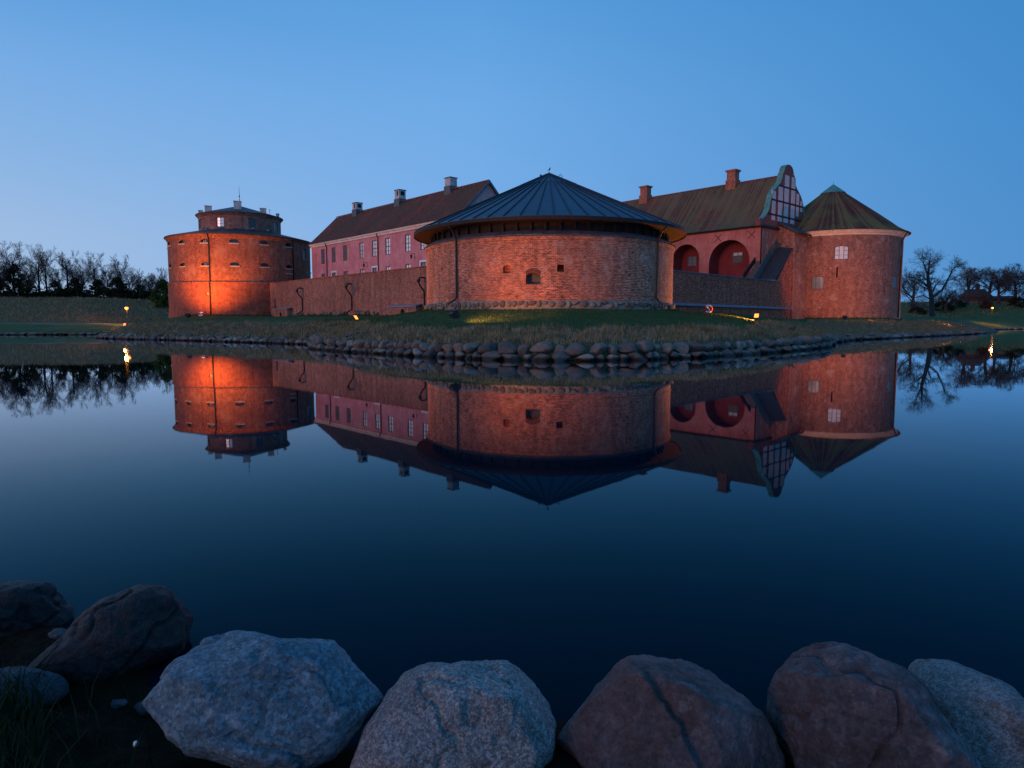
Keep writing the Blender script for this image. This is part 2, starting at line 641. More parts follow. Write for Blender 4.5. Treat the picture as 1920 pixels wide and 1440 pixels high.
def stone_mat(name, cols, var=.5, wet=True, sc=6.0, lichen=.3):
    m, t, b, o = new_mat(name)
    oc = coords(t, 'Object')
    p = geo_pos(t)
    oi = N(t, 'ShaderNodeObjectInfo')
    base = ramp(t, oi.outputs['Random'], [(i / (len(cols) - 1), c) for i, c in enumerate(cols)])
    n1 = noise(t, p, sc, 6, .65)
    c = mixc(t, .8, base, ramp(t, n1, [(.28, (.5, .5, .5)), (.5, (1, 1, 1)), (.75, (1.5, 1.48, 1.45))]), 'MULTIPLY')
    if lichen:
        ln = noise(t, p, 1.9, 4)
        c = mixc(t, ramp(t, ln, [(.62, 0.0), (.7, lichen)]), c, (.34, .25, .10))
    if wet:
        sp = N(t, 'ShaderNodeSeparateXYZ')
        L(t, p, sp.inputs[0])
        wz = N(t, 'ShaderNodeMath', operation='MULTIPLY_ADD')
        L(t, noise(t, p, 4, 2), wz.inputs[0])
        wz.inputs[1].default_value = .12
        L(t, sp.outputs['Z'], wz.inputs[2])
        c = mixc(t, ramp(t, wz.outputs[0], [(.16, 1.0), (.26, 0.0)]), c, (.028, .026, .022))
    L(t, c, b.inputs['Base Color'])
    b.inputs['Roughness'].default_value = .8
    bump(t, b, n1, .5, .05)
    return m


M['shore_stone'] = stone_mat('shore_stone', [(.135, .098, .072), (.19, .16, .125), (.062, .050, .042), (.28, .25, .205), (.12, .077, .058), (.115, .11, .092), (.21, .15, .11), (.08, .068, .058)])
M['plinth_stone'] = stone_mat('plinth_stone', [(.19, .17, .12), (.15, .085, .07), (.22, .20, .15), (.12, .075, .06), (.16, .155, .11)], wet=False, lichen=.2)


def boulder_mat(name, a, b_, patchc=None, pth=.62, speck=(.55, 1.6), sc=34.0, streaks=False, lichen=(.45, .47, .47), lth=.66, lam=.7, wetz=None, rough=.72):
    m, t, b, o = new_mat(name)
    p = geo_pos(t)
    n_big = noise(t, p, 2.6, 5, .6)
    c = ramp(t, n_big, [(.32, a), (.66, b_)])
    if patchc:
        c = mixc(t, ramp(t, noise(t, p, 3.4, 5, .6), [(pth - .1, 0.0), (pth + .04, .8)]), c, patchc)
    if streaks:
        mp = N(t, 'ShaderNodeMapping')
        mp.inputs['Rotation'].default_value = (.3, .7, .2)
        mp.inputs['Scale'].default_value = (2, 2, 14)
        L(t, p, mp.inputs[0])
        c = mixc(t, .55, c, ramp(t, noise(t, mp.outputs[0], 1.6, 5, .65), [(.32, (.55, .5, .5)), (.68, (1.5, 1.45, 1.4))]), 'MULTIPLY')
    vo = N(t, 'ShaderNodeTexVoronoi')
    vo.inputs['Scale'].default_value = sc * 3.2
    L(t, p, vo.inputs['Vector'])
    sp = N(t, 'ShaderNodeSeparateXYZ')
    L(t, vo.outputs['Color'], sp.inputs[0])
    c = mixc(t, .75, c, ramp(t, sp.outputs['X'], [(0, (speck[0],) * 3), (.5, (1, 1, 1)), (1, (speck[1],) * 3)]), 'MULTIPLY')
    n_f = noise(t, p, sc, 6, .7)
    c = mixc(t, .8, c, ramp(t, n_f, [(.3, (.42, .42, .42)), (.52, (1, 1, 1)), (.72, (1.6, 1.6, 1.6))]), 'MULTIPLY')
    ln = noise(t, p, 7.0, 6, .68)
    c = mixc(t, ramp(t, ln, [(lth, 0.0), (lth + .05, lam)]), c, lichen)
    L(t, c, b.inputs['Base Color'])
    b.inputs['Roughness'].default_value = rough
    m1 = N(t, 'ShaderNodeMath', operation='MULTIPLY_ADD')
    L(t, noise(t, p, 16, 8, .7), m1.inputs[0])
    m1.inputs[1].default_value = 1.6
    L(t, n_f, m1.inputs[2])
    m2_ = N(t, 'ShaderNodeMath', operation='MULTIPLY_ADD')
    L(t, sp.outputs['Y'], m2_.inputs[0])
    m2_.inputs[1].default_value = .5
    L(t, m1.outputs[0], m2_.inputs[2])
    bump(t, b, m2_.outputs[0], 1.0, .022)
    return m


# ---------------------------------------------------------------- ground material: lawn, dry grass, path, wet bed by attribute


def ground_mat():
    m, t, b, o = new_mat('grass_ground')
    p = geo_pos(t)
    at = N(t, 'ShaderNodeAttribute', attribute_name='dry')
    pa = N(t, 'ShaderNodeAttribute', attribute_name='path')
    n1 = noise(t, p, .35, 5, .6)
    n2 = noise(t, p, 5.0, 6, .7)
    n3 = noise(t, p, 1.2, 4, .6)
    lawn = ramp(t, n1, [(.3, (.036, .085, .026)), (.55, (.055, .115, .036)), (.75, (.085, .125, .046))])
    lawn = mixc(t, .7, lawn, ramp(t, n2, [(.3, (.5, .52, .5)), (.7, (1.5, 1.4, 1.4))]), 'MULTIPLY')
    dry = ramp(t, n2, [(.28, (.065, .055, .024)), (.5, (.15, .12, .062)), (.72, (.26, .21, .13))])
    dry = mixc(t, ramp(t, n3, [(.5, 0.0), (.66, .75)]), dry, (.055, .075, .022))
    f = N(t, 'ShaderNodeMath', operation='MULTIPLY_ADD')
    L(t, n3, f.inputs[0])
    f.inputs[1].default_value = .7
    L(t, at.outputs['Fac'], f.inputs[2])
    c = mixc(t, ramp(t, f.outputs[0], [(.6, 0.0), (.95, 1.0)]), lawn, dry)
    c = mixc(t, pa.outputs['Fac'], c, (.20, .18, .15))
    sp = N(t, 'ShaderNodeSeparateXYZ')
    L(t, p, sp.inputs[0])
    c = mixc(t, ramp(t, sp.outputs['Z'], [(.0, 1.0), (.12, 0.0)]), c, (.022, .018, .012))
    L(t, c, b.inputs['Base Color'])
    b.inputs['Roughness'].default_value = .95
    b.inputs['Specular IOR Level'].default_value = .2
    bump(t, b, n2, .9, .12)
    return m


M['ground'] = ground_mat()


def blade_mat(name, a, b_, c3):
    m, t, b, o = new_mat(name)
    p = geo_pos(t)
    c = ramp(t, noise(t, p, 1.6, 4, .6), [(.3, a), (.5, b_), (.7, c3)])
    c = mixc(t, .5, c, ramp(t, noise(t, p, 40, 2), [(.35, (.6, .6, .6)), (.65, (1.4, 1.4, 1.4))]), 'MULTIPLY')
    L(t, c, b.inputs['Base Color'])
    b.inputs['Roughness'].default_value = .9
    b.inputs['Specular IOR Level'].default_value = .2
    return m


M['dry_blade'] = blade_mat('dry_grass_blades', (.10, .085, .036), (.25, .20, .105), (.42, .34, .20))
M['green_blade'] = blade_mat('green_grass_blades', (.028, .070, .020), (.045, .10, .032), (.08, .12, .045))
M['near_blade'] = blade_mat('near_grass_blades', (.012, .022, .006), (.016, .032, .009), (.05, .045, .02))
M['bark'] = plain('grey_bark', (.048, .041, .038), .95, .4, 2.5, .5)
M['twig'] = plain('twig_bark', (.062, .054, .052), .95, .3, 1.5, 0)
M['twig_red'] = plain('twig_red_bark', (.075, .046, .042), .95, .3, 1.5, 0)
M['ivy'] = blade_mat('ivy_leaves', (.010, .018, .007), (.018, .028, .010), (.032, .042, .015))
M['leaf'] = blade_mat('green_leaves', (.025, .055, .010), (.045, .085, .014), (.075, .12, .022))
M['red_leaf'] = blade_mat('russet_leaves', (.045, .02, .014), (.07, .028, .02), (.10, .04, .028))


def emit_mat(name, col, s):
    m, t, b, o = new_mat(name)
    b.inputs['Base Color'].default_value = (.05, .03, .01, 1)
    b.inputs['Emission Color'].default_value = (*col, 1)
    b.inputs['Emission Strength'].default_value = s
    return m


M['glow'] = emit_mat('sodium_glass', (1.0, .26, .05), 3.0)
M['glow_soft'] = emit_mat('sodium_glass_edge', (1.0, .32, .04), 1.2)

# ---------------------------------------------------------------- water


def water_mat():
    m, t, b, o = new_mat('moat_water')
    t.nodes.remove(b)
    p = geo_pos(t)
    mp = N(t, 'ShaderNodeMapping')
    mp.inputs['Scale'].default_value = (.55, .30, 1)
    L(t, p, mp.inputs[0])
    h = noise(t, mp.outputs[0], 1.3, 3, .5)
    bp = N(t, 'ShaderNodeBump')
    bp.inputs['Strength'].default_value = .05
    bp.inputs['Distance'].default_value = .02
    L(t, h, bp.inputs['Height'])
    gl = N(t, 'ShaderNodeBsdfGlossy')
    gl.inputs['Roughness'].default_value = .02
    L(t, bp.outputs[0], gl.inputs['Normal'])
    tr = N(t, 'ShaderNodeBsdfTransparent')
    tr.inputs['Color'].default_value = (.20, .22, .20, 1)
    fr = N(t, 'ShaderNodeFresnel')
    fr.inputs['IOR'].default_value = 1.33
    L(t, bp.outputs[0], fr.inputs['Normal'])
    # reflection dimmed by a set curve: steep views fall off faster than plain Fresnel
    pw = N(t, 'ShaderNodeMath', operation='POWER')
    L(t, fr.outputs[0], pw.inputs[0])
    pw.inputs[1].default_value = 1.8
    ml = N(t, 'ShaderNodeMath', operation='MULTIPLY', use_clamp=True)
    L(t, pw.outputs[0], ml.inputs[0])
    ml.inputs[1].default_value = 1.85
    L(t, ramp(t, ml.outputs[0], [(.04, (.34, .86, 1.0)), (.32, (.92, .95, 1.0))]), gl.inputs['Color'])  # red taken out of steep reflections by tinting the gloss colour
    # clear dark water with a faint blue body
    bd = N(t, 'ShaderNodeBsdfDiffuse')
    bd.inputs['Color'].default_value = (.0, .024, .048, 1)
    ms = N(t, 'ShaderNodeMixShader')
    ms.inputs[0].default_value = .38
    L(t, tr.outputs[0], ms.inputs[1])
    L(t, bd.outputs[0], ms.inputs[2])
    mx = N(t, 'ShaderNodeMixShader')
    L(t, ml.outputs[0], mx.inputs[0])
    L(t, ms.outputs[0], mx.inputs[1])
    L(t, gl.outputs[0], mx.inputs[2])
    L(t, mx.outputs[0], o.inputs[0])
    return m


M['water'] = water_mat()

# ================================================================== plan of the place
C = np.array([3.2, 59.0])
LT = np.array([-44.6, 111.4])
RT = np.array([50.5, 107.2])
RC, RL, RR = 10.6, 10.85, 10.0
uL = (LT - C) / np.linalg.norm(LT - C)
nL = np.array([-uL[1], uL[0]])
nL = nL if nL[1] < 0 else -nL
uR = (RT - C) / np.linalg.norm(RT - C)
nR = np.array([uR[1], -uR[0]])
K = C + uR * 48.17 - nR * 2.49          # corner of the red hall


def flat_map(base, u, n, off=0.0):
    """wall coordinates: s along u from base, z up, d inward from the outer face"""
    def f(s, z, d):
        q = base + u * s + n * (off - d)
        return (q[0], q[1], z)
    return f


def round_map(c, R, batter=0.0):
    """u is arc length R*theta (theta from +x, counter-clockwise)"""
    def f(u, z, d):
        a = u / R
        r = R - d + batter * max(0, 8 - z)
        return (c[0] + r * math.cos(a), c[1] + r * math.sin(a), z)
    return f


ISLAND = np.array([(-49.1, 78.6), (-40.25, 71.3), (-35.7, 69.4), (-24.9, 61.3), (-19.5, 56.9), (-16.6, 54.6), (-13.3, 44.85), (-10.1, 40.7), (-7.3, 37.9), (-4.4, 34.5),
                   (-1.55, 32.3), (1, 31.1), (3.5, 30.9), (6.1, 31.7), (9.2, 33.7), (13.1, 37.2), (18.6, 43.1), (22.5, 47.9), (26.5, 55), (28, 58.6), (35.1, 68.8), (48.2, 81.5),
                   (67.1, 100.1), (82.3, 115.9), (98, 134), (100, 160), (60, 190), (-20, 190), (-50, 150), (-60, 122), (-59, 104), (-53, 87)])
OUTER = np.array([(-160, 2.5), (-160, 101), (-76.7, 100.5), (-62, 102), (-56, 119), (-30, 140), (-20, 200), (60, 215), (106, 180), (131, 183.6), (153, 199), (230, 206), (230, 2.5)])


def seg_dist(P, poly):
    """signed distance, positive inside"""
    x, y = P[:, 0], P[:, 1]
    dmin = np.full(len(P), 1e9)
    ins = np.zeros(len(P), dtype=bool)
    n = len(poly)
    for i in range(n):
        a, b = poly[i], poly[(i + 1) % n]
        ab = b - a
        t = np.clip(((x - a[0]) * ab[0] + (y - a[1]) * ab[1]) / (ab @ ab), 0, 1)
        d = np.hypot(x - a[0] - t * ab[0], y - a[1] - t * ab[1])
        dmin = np.minimum(dmin, d)
        c = ((a[1] > y) != (b[1] > y))
        with np.errstate(divide='ignore', invalid='ignore'):
            xi = (b[0] - a[0]) * (y - a[1]) / (b[1] - a[1] + 1e-12) + a[0]
        ins ^= c & (x < xi)
    return np.where(ins, dmin, -dmin)


def sstep(a, b, x):
    t = np.clip((x - a) / (b - a), 0, 1)
    return t * t * (3 - 2 * t)


def terrain(P):
    P = np.asarray(P, dtype=float)
    x, y = P[:, 0], P[:, 1]
    d = seg_dist(P, ISLAND)
    do = -seg_dist(P, OUTER)            # positive outside the moat
    nz = fbm(np.c_[x * .25, y * .25, x * 0], 4)
    nz2 = fbm(np.c_[x * 1.1, y * 1.1, x * 0 + 5], 3)
    side = sstep(9.5, 17, np.abs(x - 3.2))
    k = .145 * (1 - side) + .24 * side
    k = np.where(x > 33, .30, k)
    k2 = .145 * (1 - side) + np.where(x < 0, .055, .045) * side
    h0 = .78 * (1 - side) + .52 * side
    h0 = np.where(x > 27, .42, h0)
    plat = 2.82 - .0 * sstep(4, 16, -x) - .50 * sstep(30, 46, x) + .5 * sstep(80, 86, x) * sstep(130, 136, y)
    d1 = np.clip((1.95 - h0) / k, 0, None)
    flank = sstep(11, 15, x) * (1 - sstep(27, 33, x))
    k2 = k2 + (.20 - k2) * flank
    rise = h0 + k * np.clip(d - .8, 0, d1) + k2 * np.maximum(d - .8 - d1, 0)
    rise = plat - np.logaddexp(0, (plat - rise) * 6) / 6 + np.where(rise > plat, 0, 0)
    rise = np.where(np.isfinite(rise), rise, plat)
    for (c_, r0_, top_, sl_) in ((C, RC, 2.74, .15), (LT, RL, 2.88, .075), (RT, RR, 2.40, .05)):
        dc = np.hypot(x - c_[0], y - c_[1]) - r0_
        lift = np.minimum(top_ - sl_ * np.maximum(dc - .6, 0), h0 + .32 * np.maximum(d - .8, 0))
        rise = np.maximum(rise, lift)
    rise = rise + 1.0 * np.exp(-((x - 87) ** 2 + (y - 141) ** 2) / 70)
    zi = np.where(d < -1, -1.3, np.where(d < .1, -.25 + 1.05 * np.minimum(d, .1) , np.where(d < .8, -.2 + (d - .1) / .7 * (h0 + .2), rise)))
    zi = zi + np.where(d > .8, .07 * nz + .05 * nz2 * (rise < 1.9), 0)
    right = sstep(0, 60, x)
    prof = np.interp(do, [-1.0, 0, .6, 3, 12, 18, 46, 60, 110, 400], [-1.3, -.25, .35, .8, 1.55, 1.8, 7.0, 7.3, 6.3, 6.3])
    prof_r = np.interp(do, [-1.0, 0, .6, 3, 14, 20, 44, 58, 110, 400], [-1.3, -.25, .35, .9, 2.6, 3.1, 9.4, 9.5, 8.3, 8.0])
    zo = prof * (1 - right) + prof_r * right + np.where(do > 1, .22 * nz + .06 * nz2, 0)
    z = np.maximum(zi, zo)
    thr = 1.15 + .35 * side
    dry_i = np.where(d > .3, 1 - sstep(thr, thr + .45, rise + .25 * nz), 0)
    dry_i = np.where((d > .3) & (x > 22) & (d < 7), np.maximum(dry_i, 1 - sstep(5, 7, d)), dry_i)
    dry_o = np.where(do > 14, .55 + .2 * nz, 0) * (1 - .75 * right)
    dry = np.where(d > -.5, dry_i, dry_o)
    path = np.where((d < -.5) & (right < .4), np.exp(-((do - 13.5) / .9) ** 2), 0)
    return z, dry, path


def zt(x, y):
    return float(terrain(np.array([[x, y]]))[0][0])


# ---------------------------------------------------------------- ground sheet
def growth(a, n, s, g):
    o = [a]
    for i in range(n):
        o.append(o[-1] + s)
        s *= g
    return o


gx = np.array(sorted(set([round(v, 3) for v in list(np.arange(-90, 100.01, .62)) + [-v for v in growth(90, 34, 1.2, 1.13)] + growth(100, 34, 1.2, 1.13)])))
gy = np.array(sorted(set([round(v, 3) for v in list(np.arange(29, 120.01, .62)) + list(np.arange(5, 29, 3)) + growth(120, 42, 1.0, 1.105)])))
GX, GY = np.meshgrid(gx, gy)
PP = np.c_[GX.ravel(), GY.ravel()]
gz, gdry, gpath = terrain(PP)
nx, ny = len(gx), len(gy)
idx = np.arange(nx * ny).reshape(ny, nx)
quads = np.stack([idx[:-1, :-1], idx[:-1, 1:], idx[1:, 1:], idx[1:, :-1]], -1).reshape(-1, 4)
gm = np_mesh('ground', np.c_[PP, gz], quads, M['ground'], True)
for nm, arr in (('dry', gdry), ('path', gpath)):
    a = gm.attributes.new(nm, 'FLOAT', 'POINT')
    a.data.foreach_set('value', arr.astype(np.float32))
ground = link('ground', gm)
ground['kind'] = 'structure'

# near bank under the camera
def near_z(x, y):
    sh = 2.74 + .16 * np.sin(x * 1.7 + .6) + np.where(x < -1.0, .30 * sstep(1.0, 1.9, -x), 0)
    d = sh - y
    z = np.interp(d, [-6, -2.5, -1, -.25, 0, .35, 1.2, 3.0, 12], [-1.4, -1.1, -.5, -.12, 0.0, .09, .16, .22, .5])
    n = fbm(np.c_[x * 4, y * 4, x * 0], 5, .6)
    shade_fill = .035 - .30 * np.maximum(y - 2.62 - 1.0 * sstep(1.35, 2.3, -x), 0)  # dark soil added over the water gap, standing for the shade between the rocks
    z = np.where((x < -1.0) & (y < 4.2), np.maximum(z, shade_fill * sstep(1.0, 1.35, -x) - (1 - sstep(1.0, 1.35, -x))), z)
    return z + .045 * n * np.where(d > -1.5, 1, .3)


nxs = np.array(sorted(set([round(v, 3) for v in list(np.arange(-4, 3.6, .035)) + [-v for v in growth(4, 26, .08, 1.16)] + growth(3.6, 26, .08, 1.16)])))
nys = np.array(sorted(set([round(v, 3) for v in list(np.arange(1.2, 5.0, .035)) + list(np.arange(5.0, 7.6, .25)) + [1.2 - v for v in growth(0, 16, .08, 1.25)]])))
NX, NY = np.meshgrid(nxs, nys)
NP = np.c_[NX.ravel(), NY.ravel()]
nzv = near_z(NP[:, 0], NP[:, 1])
idx = np.arange(len(NP)).reshape(len(nys), len(nxs))
quads = np.stack([idx[:-1, :-1], idx[:-1, 1:], idx[1:, 1:], idx[1:, :-1]], -1).reshape(-1, 4)


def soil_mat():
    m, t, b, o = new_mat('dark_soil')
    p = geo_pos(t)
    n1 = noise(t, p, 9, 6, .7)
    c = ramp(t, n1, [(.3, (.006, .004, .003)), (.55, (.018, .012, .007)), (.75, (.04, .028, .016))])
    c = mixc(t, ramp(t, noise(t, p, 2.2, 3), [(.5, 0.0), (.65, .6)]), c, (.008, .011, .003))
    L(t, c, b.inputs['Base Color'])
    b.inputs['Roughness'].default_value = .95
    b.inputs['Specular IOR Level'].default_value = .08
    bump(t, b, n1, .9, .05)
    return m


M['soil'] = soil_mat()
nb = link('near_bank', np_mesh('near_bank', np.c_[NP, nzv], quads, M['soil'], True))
nb['kind'] = 'structure'

# moat water: one level sheet out to the horizon
wm = MB()
wm.face([(-2500, 1.6, 0), (2500, 1.6, 0), (2500, 400, 0), (-2500, 400, 0)])
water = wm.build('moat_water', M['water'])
water['kind'] = 'structure'

# ================================================================== wall with openings


def wall_mesh(mb, f, u0, u1, z0, z1, ops, ustep=.6, close_ends=True, thick=None, m=0, mback=1, top=None):
    """ops: dict(u0,u1,z0,z1,rise,depth,back). z1 is the springing; rise the arch height. faces outward at d=0"""
    cuts = {round(u0, 4), round(u1, 4)}
    n = max(1, int(math.ceil((u1 - u0) / ustep)))
    for i in range(n + 1):
        cuts.add(round(u0 + (u1 - u0) * i / n, 4))
    for o in ops:
        cuts.add(round(o['u0'], 4))
        cuts.add(round(o['u1'], 4))
        if o.get('rise', 0) > 0:
            for i in range(1, o.get('seg', 8)):
                t = .5 - .5 * math.cos(math.pi * i / o.get('seg', 8)) if o.get('semi') else i / o.get('seg', 8)
                cuts.add(round(o['u0'] + (o['u1'] - o['u0']) * t, 4))
    cuts = sorted(cuts)
    cc = [cuts[0]]
    for v in cuts[1:]:
        if v - cc[-1] > 1e-3:
            cc.append(v)
    cuts = cc

    def top_of(o, u):
        r = o.get('rise', 0)
        if r <= 0:
            return o['z1']
        h = (o['u1'] - o['u0']) / 2
        x = (u - (o['u0'] + o['u1']) / 2) / h
        x = max(-1, min(1, x))
        if o.get('semi'):
            return o['z1'] + r * math.sqrt(max(0, 1 - x * x))
        return o['z1'] + r * (1 - x * x)

    def q(a, b, za0, zb0, za1, zb1, d=0.0, mm=0):
        if abs(za1 - za0) < 1e-4 and abs(zb1 - zb0) < 1e-4:
            return
        mb.face([f(a, za0, d), f(b, zb0, d), f(b, zb1, d), f(a, za1, d)], [(a, za0), (b, zb0), (b, zb1), (a, za1)], mm)
    for a, b in zip(cuts[:-1], cuts[1:]):
        mid = (a + b) / 2
        cov = sorted([o for o in ops if o['u0'] - 1e-4 < mid < o['u1'] + 1e-4], key=lambda o: o['z0'])
        ya = yb = z0
        for o in cov:
            q(a, b, ya, yb, o['z0'], o['z0'], 0, m)
            ta, tb = top_of(o, a), top_of(o, b)
            D = o['depth']
            mb.face([f(a, o['z0'], 0), f(b, o['z0'], 0), f(b, o['z0'], D), f(a, o['z0'], D)], [(a, 0), (b, 0), (b, D), (a, D)], o.get('mrev', m))
            mb.face([f(a, ta, D), f(b, tb, D), f(b, tb, 0), f(a, ta, 0)], [(a, D), (b, D), (b, 0), (a, 0)], o.get('mrev', m))
            if o.get('back', True):
                q(a, b, o['z0'], o['z0'], ta, tb, D, o.get('mback', mback))
            ya, yb = ta, tb
        tz = (top(a), top(b)) if top else (z1, z1)
        q(a, b, ya, yb, tz[0], tz[1], 0, m)
    for o in ops:
        D = o['depth']
        for u, s in ((o['u0'], 1), (o['u1'], -1)):
            P = [f(u, o['z0'], 0), f(u, o['z0'], D), f(u, o['z1'], D), f(u, o['z1'], 0)]
            uvp = [(0, o['z0']), (D, o['z0']), (D, o['z1']), (0, o['z1'])]
            if s < 0:
                P, uvp = P[::-1], uvp[::-1]
            mb.face(P, uvp, o.get('mrev', m))


def window(parent, f, u0, u1, z0, z1, rise=0, d=.12, cols=2, rows=3, fw=.06, mw=.04, mframe='frame', mpane='pane_white', sill=None, name='window', label=None, midrail=0):
    fr = MB()
    n = 6 if rise else 1

    def tp(u):
        x = (u - (u0 + u1) / 2) / ((u1 - u0) / 2)
        return z1 + rise * (1 - x * x)
    fr.bmap(f, u0, u0 + fw, z0, z1, d - .04, d + .05)
    fr.bmap(f, u1 - fw, u1, z0, z1, d - .04, d + .05)
    fr.bmap(f, u0 + fw, u1 - fw, z0, z0 + fw, d - .04, d + .05)
    for i in range(n):
        a, b = u0 + (u1 - u0) * i / n, u0 + (u1 - u0) * (i + 1) / n
        fr.box8([f(a, tp(a) - fw, d - .042), f(b, tp(b) - fw, d - .042), f(b, tp(b) - fw, d + .052), f(a, tp(a) - fw, d + .052),
                 f(a, tp(a), d - .042), f(b, tp(b), d - .042), f(b, tp(b), d + .052), f(a, tp(a), d + .052)])
    for i in range(1, cols):
        c = u0 + (u1 - u0) * i / cols
        w = mw * (1.6 if cols == 2 and i == 1 else 1)
        fr.bmap(f, c - w / 2, c + w / 2, z0 + fw, tp(c) - fw, d - .03, d + .04)
    for j in range(1, rows):
        z = z0 + (z1 + rise * .5 - z0) * j / rows
        w = mw * (1.8 if midrail == j else .8)
        fr.bmap(f, u0 + fw, u1 - fw, z - w / 2, z + w / 2, d - .02, d + .035)
    fo = fr.build(name, M[mframe], parent)
    if label:
        fo['label'] = label
    pn = MB()
    for i in range(cols):
        for k in range(n if rise else 1):
            a = u0 + (u1 - u0) * (i + k / max(1, n if rise else 1)) / cols
            b = u0 + (u1 - u0) * (i + (k + 1) / max(1, n if rise else 1)) / cols
            pn.face([f(a, z0, d + .012), f(b, z0, d + .012), f(b, tp(b), d + .012), f(a, tp(a), d + .012)])
    po = link('pane', pn.mesh('pane', M[mpane]), fo)
    po.location = (0, 0, 0)
    if sill:
        s = MB()
        s.bmap(f, u0 - .12, u1 + .12, z0 - sill, z0 - .003, -.10, d)
        link('sill', s.mesh('sill', M['sill']), fo).location = (0, 0, 0)
    return fo


def downpipe(parent, pts, r=.075, mat='black_pipe', name='downpipe'):
    b = MB()
    b.tube(pts, r, 8)
    return b.build(name, M[mat], parent, True)


def cyl_pt(c, r, deg, z):
    return (c[0] + r * math.cos(R_(deg)), c[1] + r * math.sin(R_(deg)), z)


# ================================================================== centre round tower
T1 = thing('round_tower', 'low round brick tower in the middle under a wide dark conical sheet roof', 'tower', (C[0], C[1], 2.6))
f1 = round_map(C, RC)
deg1 = lambda d: R_(d) * RC
ops = [dict(u0=deg1(-102.0), u1=deg1(-96.2), z0=4.55, z1=5.16, rise=.24, depth=.75, mback=2),
       dict(u0=deg1(-111.3), u1=deg1(-108.3), z0=5.38, z1=5.85, rise=.08, depth=.35, mback=1),
       dict(u0=deg1(-89.8), u1=deg1(-86.9), z0=5.42, z1=5.9, rise=0.05, depth=.7, mback=1)]
ops += [dict(u0=deg1(-145.6), u1=deg1(-144.6), z0=5.85, z1=6.12, depth=.3)]
mb = MB()
wall_mesh(mb, f1, deg1(-180), deg1(180), 2.4, 8.05, ops, .55)
w = mb.build('wall', [M['brick_round'], M['brick_dark'], M['chimney_base']], T1)
weld(w.data)
w.data.polygons.foreach_set('use_smooth', [True] * len(w.data.polygons))
w.modifiers.new('edges', 'EDGE_SPLIT').split_angle = R_(40)
# brick arch over the gun port: voussoirs
b = MB()
for i in range(16):
    t0_, t1_ = -1 + 2 * i / 16, -1 + 2 * (i + 1) / 16
    P_ = []
    for dd in (-.008, .06):
        for (t_, k_) in ((t0_, 0), (t1_, 0), (t1_, 1), (t0_, 1)):
            P_.append(f1(deg1(-99.1) + t_ * deg1(3.1) * (1 + .05 * k_), 5.165 + .24 * (1 - t_ * t_) + .32 * k_, dd))
    b.box8([P_[0], P_[1], P_[5], P_[4], P_[3], P_[2], P_[6], P_[7]])
b.build('arch_mortar', M['sill'], T1)
M['voussoir'] = plain('voussoir_brick', (.16, .042, .032), .85, .4, 9)
for i in range(15):
    t = -1 + 2 * (i + .5) / 15
    a = deg1(-99.1) + t * (deg1(6.1) / 2)
    zc = 5.16 + .24 * (1 - t * t) + .16
    b = MB()
    tilt = t * .06
    b.bmap(lambda u, z, d: f1(a + u + (z - zc) * tilt * 3, z, d), -.038, .038, zc - .15, zc + .15, -.02, .1)
    b.build('voussoir', M['voussoir'], T1)
# string course, two thin steps near the base
b = MB()
b.lathe([(RC - .02, 3.78), (RC + .055, 3.80), (RC + .055, 3.90), (RC - .02, 3.93)], C, 96)
b.build('string_course', M['brick_round'], T1)
b = MB()
b.lathe([(RC - .02, 7.72), (RC + .07, 7.74), (RC + .12, 7.98), (RC - .1, 8.02)], C, 96)
b.build('brick_cornice', M['brick_round'], T1)
# boulder plinth
b = MB()
b.lathe([(RC - .3, 2.3), (RC + .10, 2.3), (RC + .09, 3.3), (RC - .02, 3.42)], C, 120)
b.build('plinth', M['mortar'], T1)


def stone_mesh(seed, sub=2, rough=.22, flat=(1, 1, 1), cuts=7, lo=.62, hi=.85, cut=.85):
    import bmesh
    bm = bmesh.new()
    bmesh.ops.create_icosphere(bm, subdivisions=sub, radius=1)
    V = np.array([v.co for v in bm.verts])
    r = np.random.default_rng(seed)
    P = V.copy()
    for k in range(cuts):                       # a few blunt facets
        n = r.normal(size=3)
        n /= np.linalg.norm(n)
        h = r.uniform(lo, hi)
        ex = np.maximum(P @ n - h, 0)
        P = P - ex[:, None] * n * cut
    P *= (1 + rough * fbm(V * 1.3 + seed * 3.1, 3))[:, None]
    for v, p in zip(bm.verts, P):
        v.co = p * np.array(flat)
    me = bpy.data.meshes.new('stone')
    bm.to_mesh(me)
    bm.free()
    me.polygons.foreach_set('use_smooth', [True] * len(me.polygons))
    return me


plinth_meshes = []
for i in range(6):
    me = stone_mesh(100 + i, 2, .25)
    me.materials.append(M['plinth_stone'])
    plinth_meshes.append(me)
a = -178.0
k = 0
while a < -2:
    wd = random.uniform(.32, .72)
    big = random.random() < .65
    hh = random.uniform(.23, .30) if big else random.uniform(.14, .2)
    step = math.degrees(wd * (1.0 if big else .75) / RC)
    am = a + step / 2
    o = bpy.data.objects.new('plinth_stone', plinth_meshes[k % 6])
    COL.objects.link(o)
    o.parent = T1
    z = 3.10 + random.uniform(-.04, .06) - (.02 if big else -.1)
    p = cyl_pt((0, 0), RC + .10, am, z - 2.6)
    o.location = p
    o.rotation_euler = (random.uniform(-.3, .3), random.uniform(-.3, .3), R_(am) + math.pi / 2)
    o.scale = (wd * .47, .15, hh)
    a += step
    k += 1

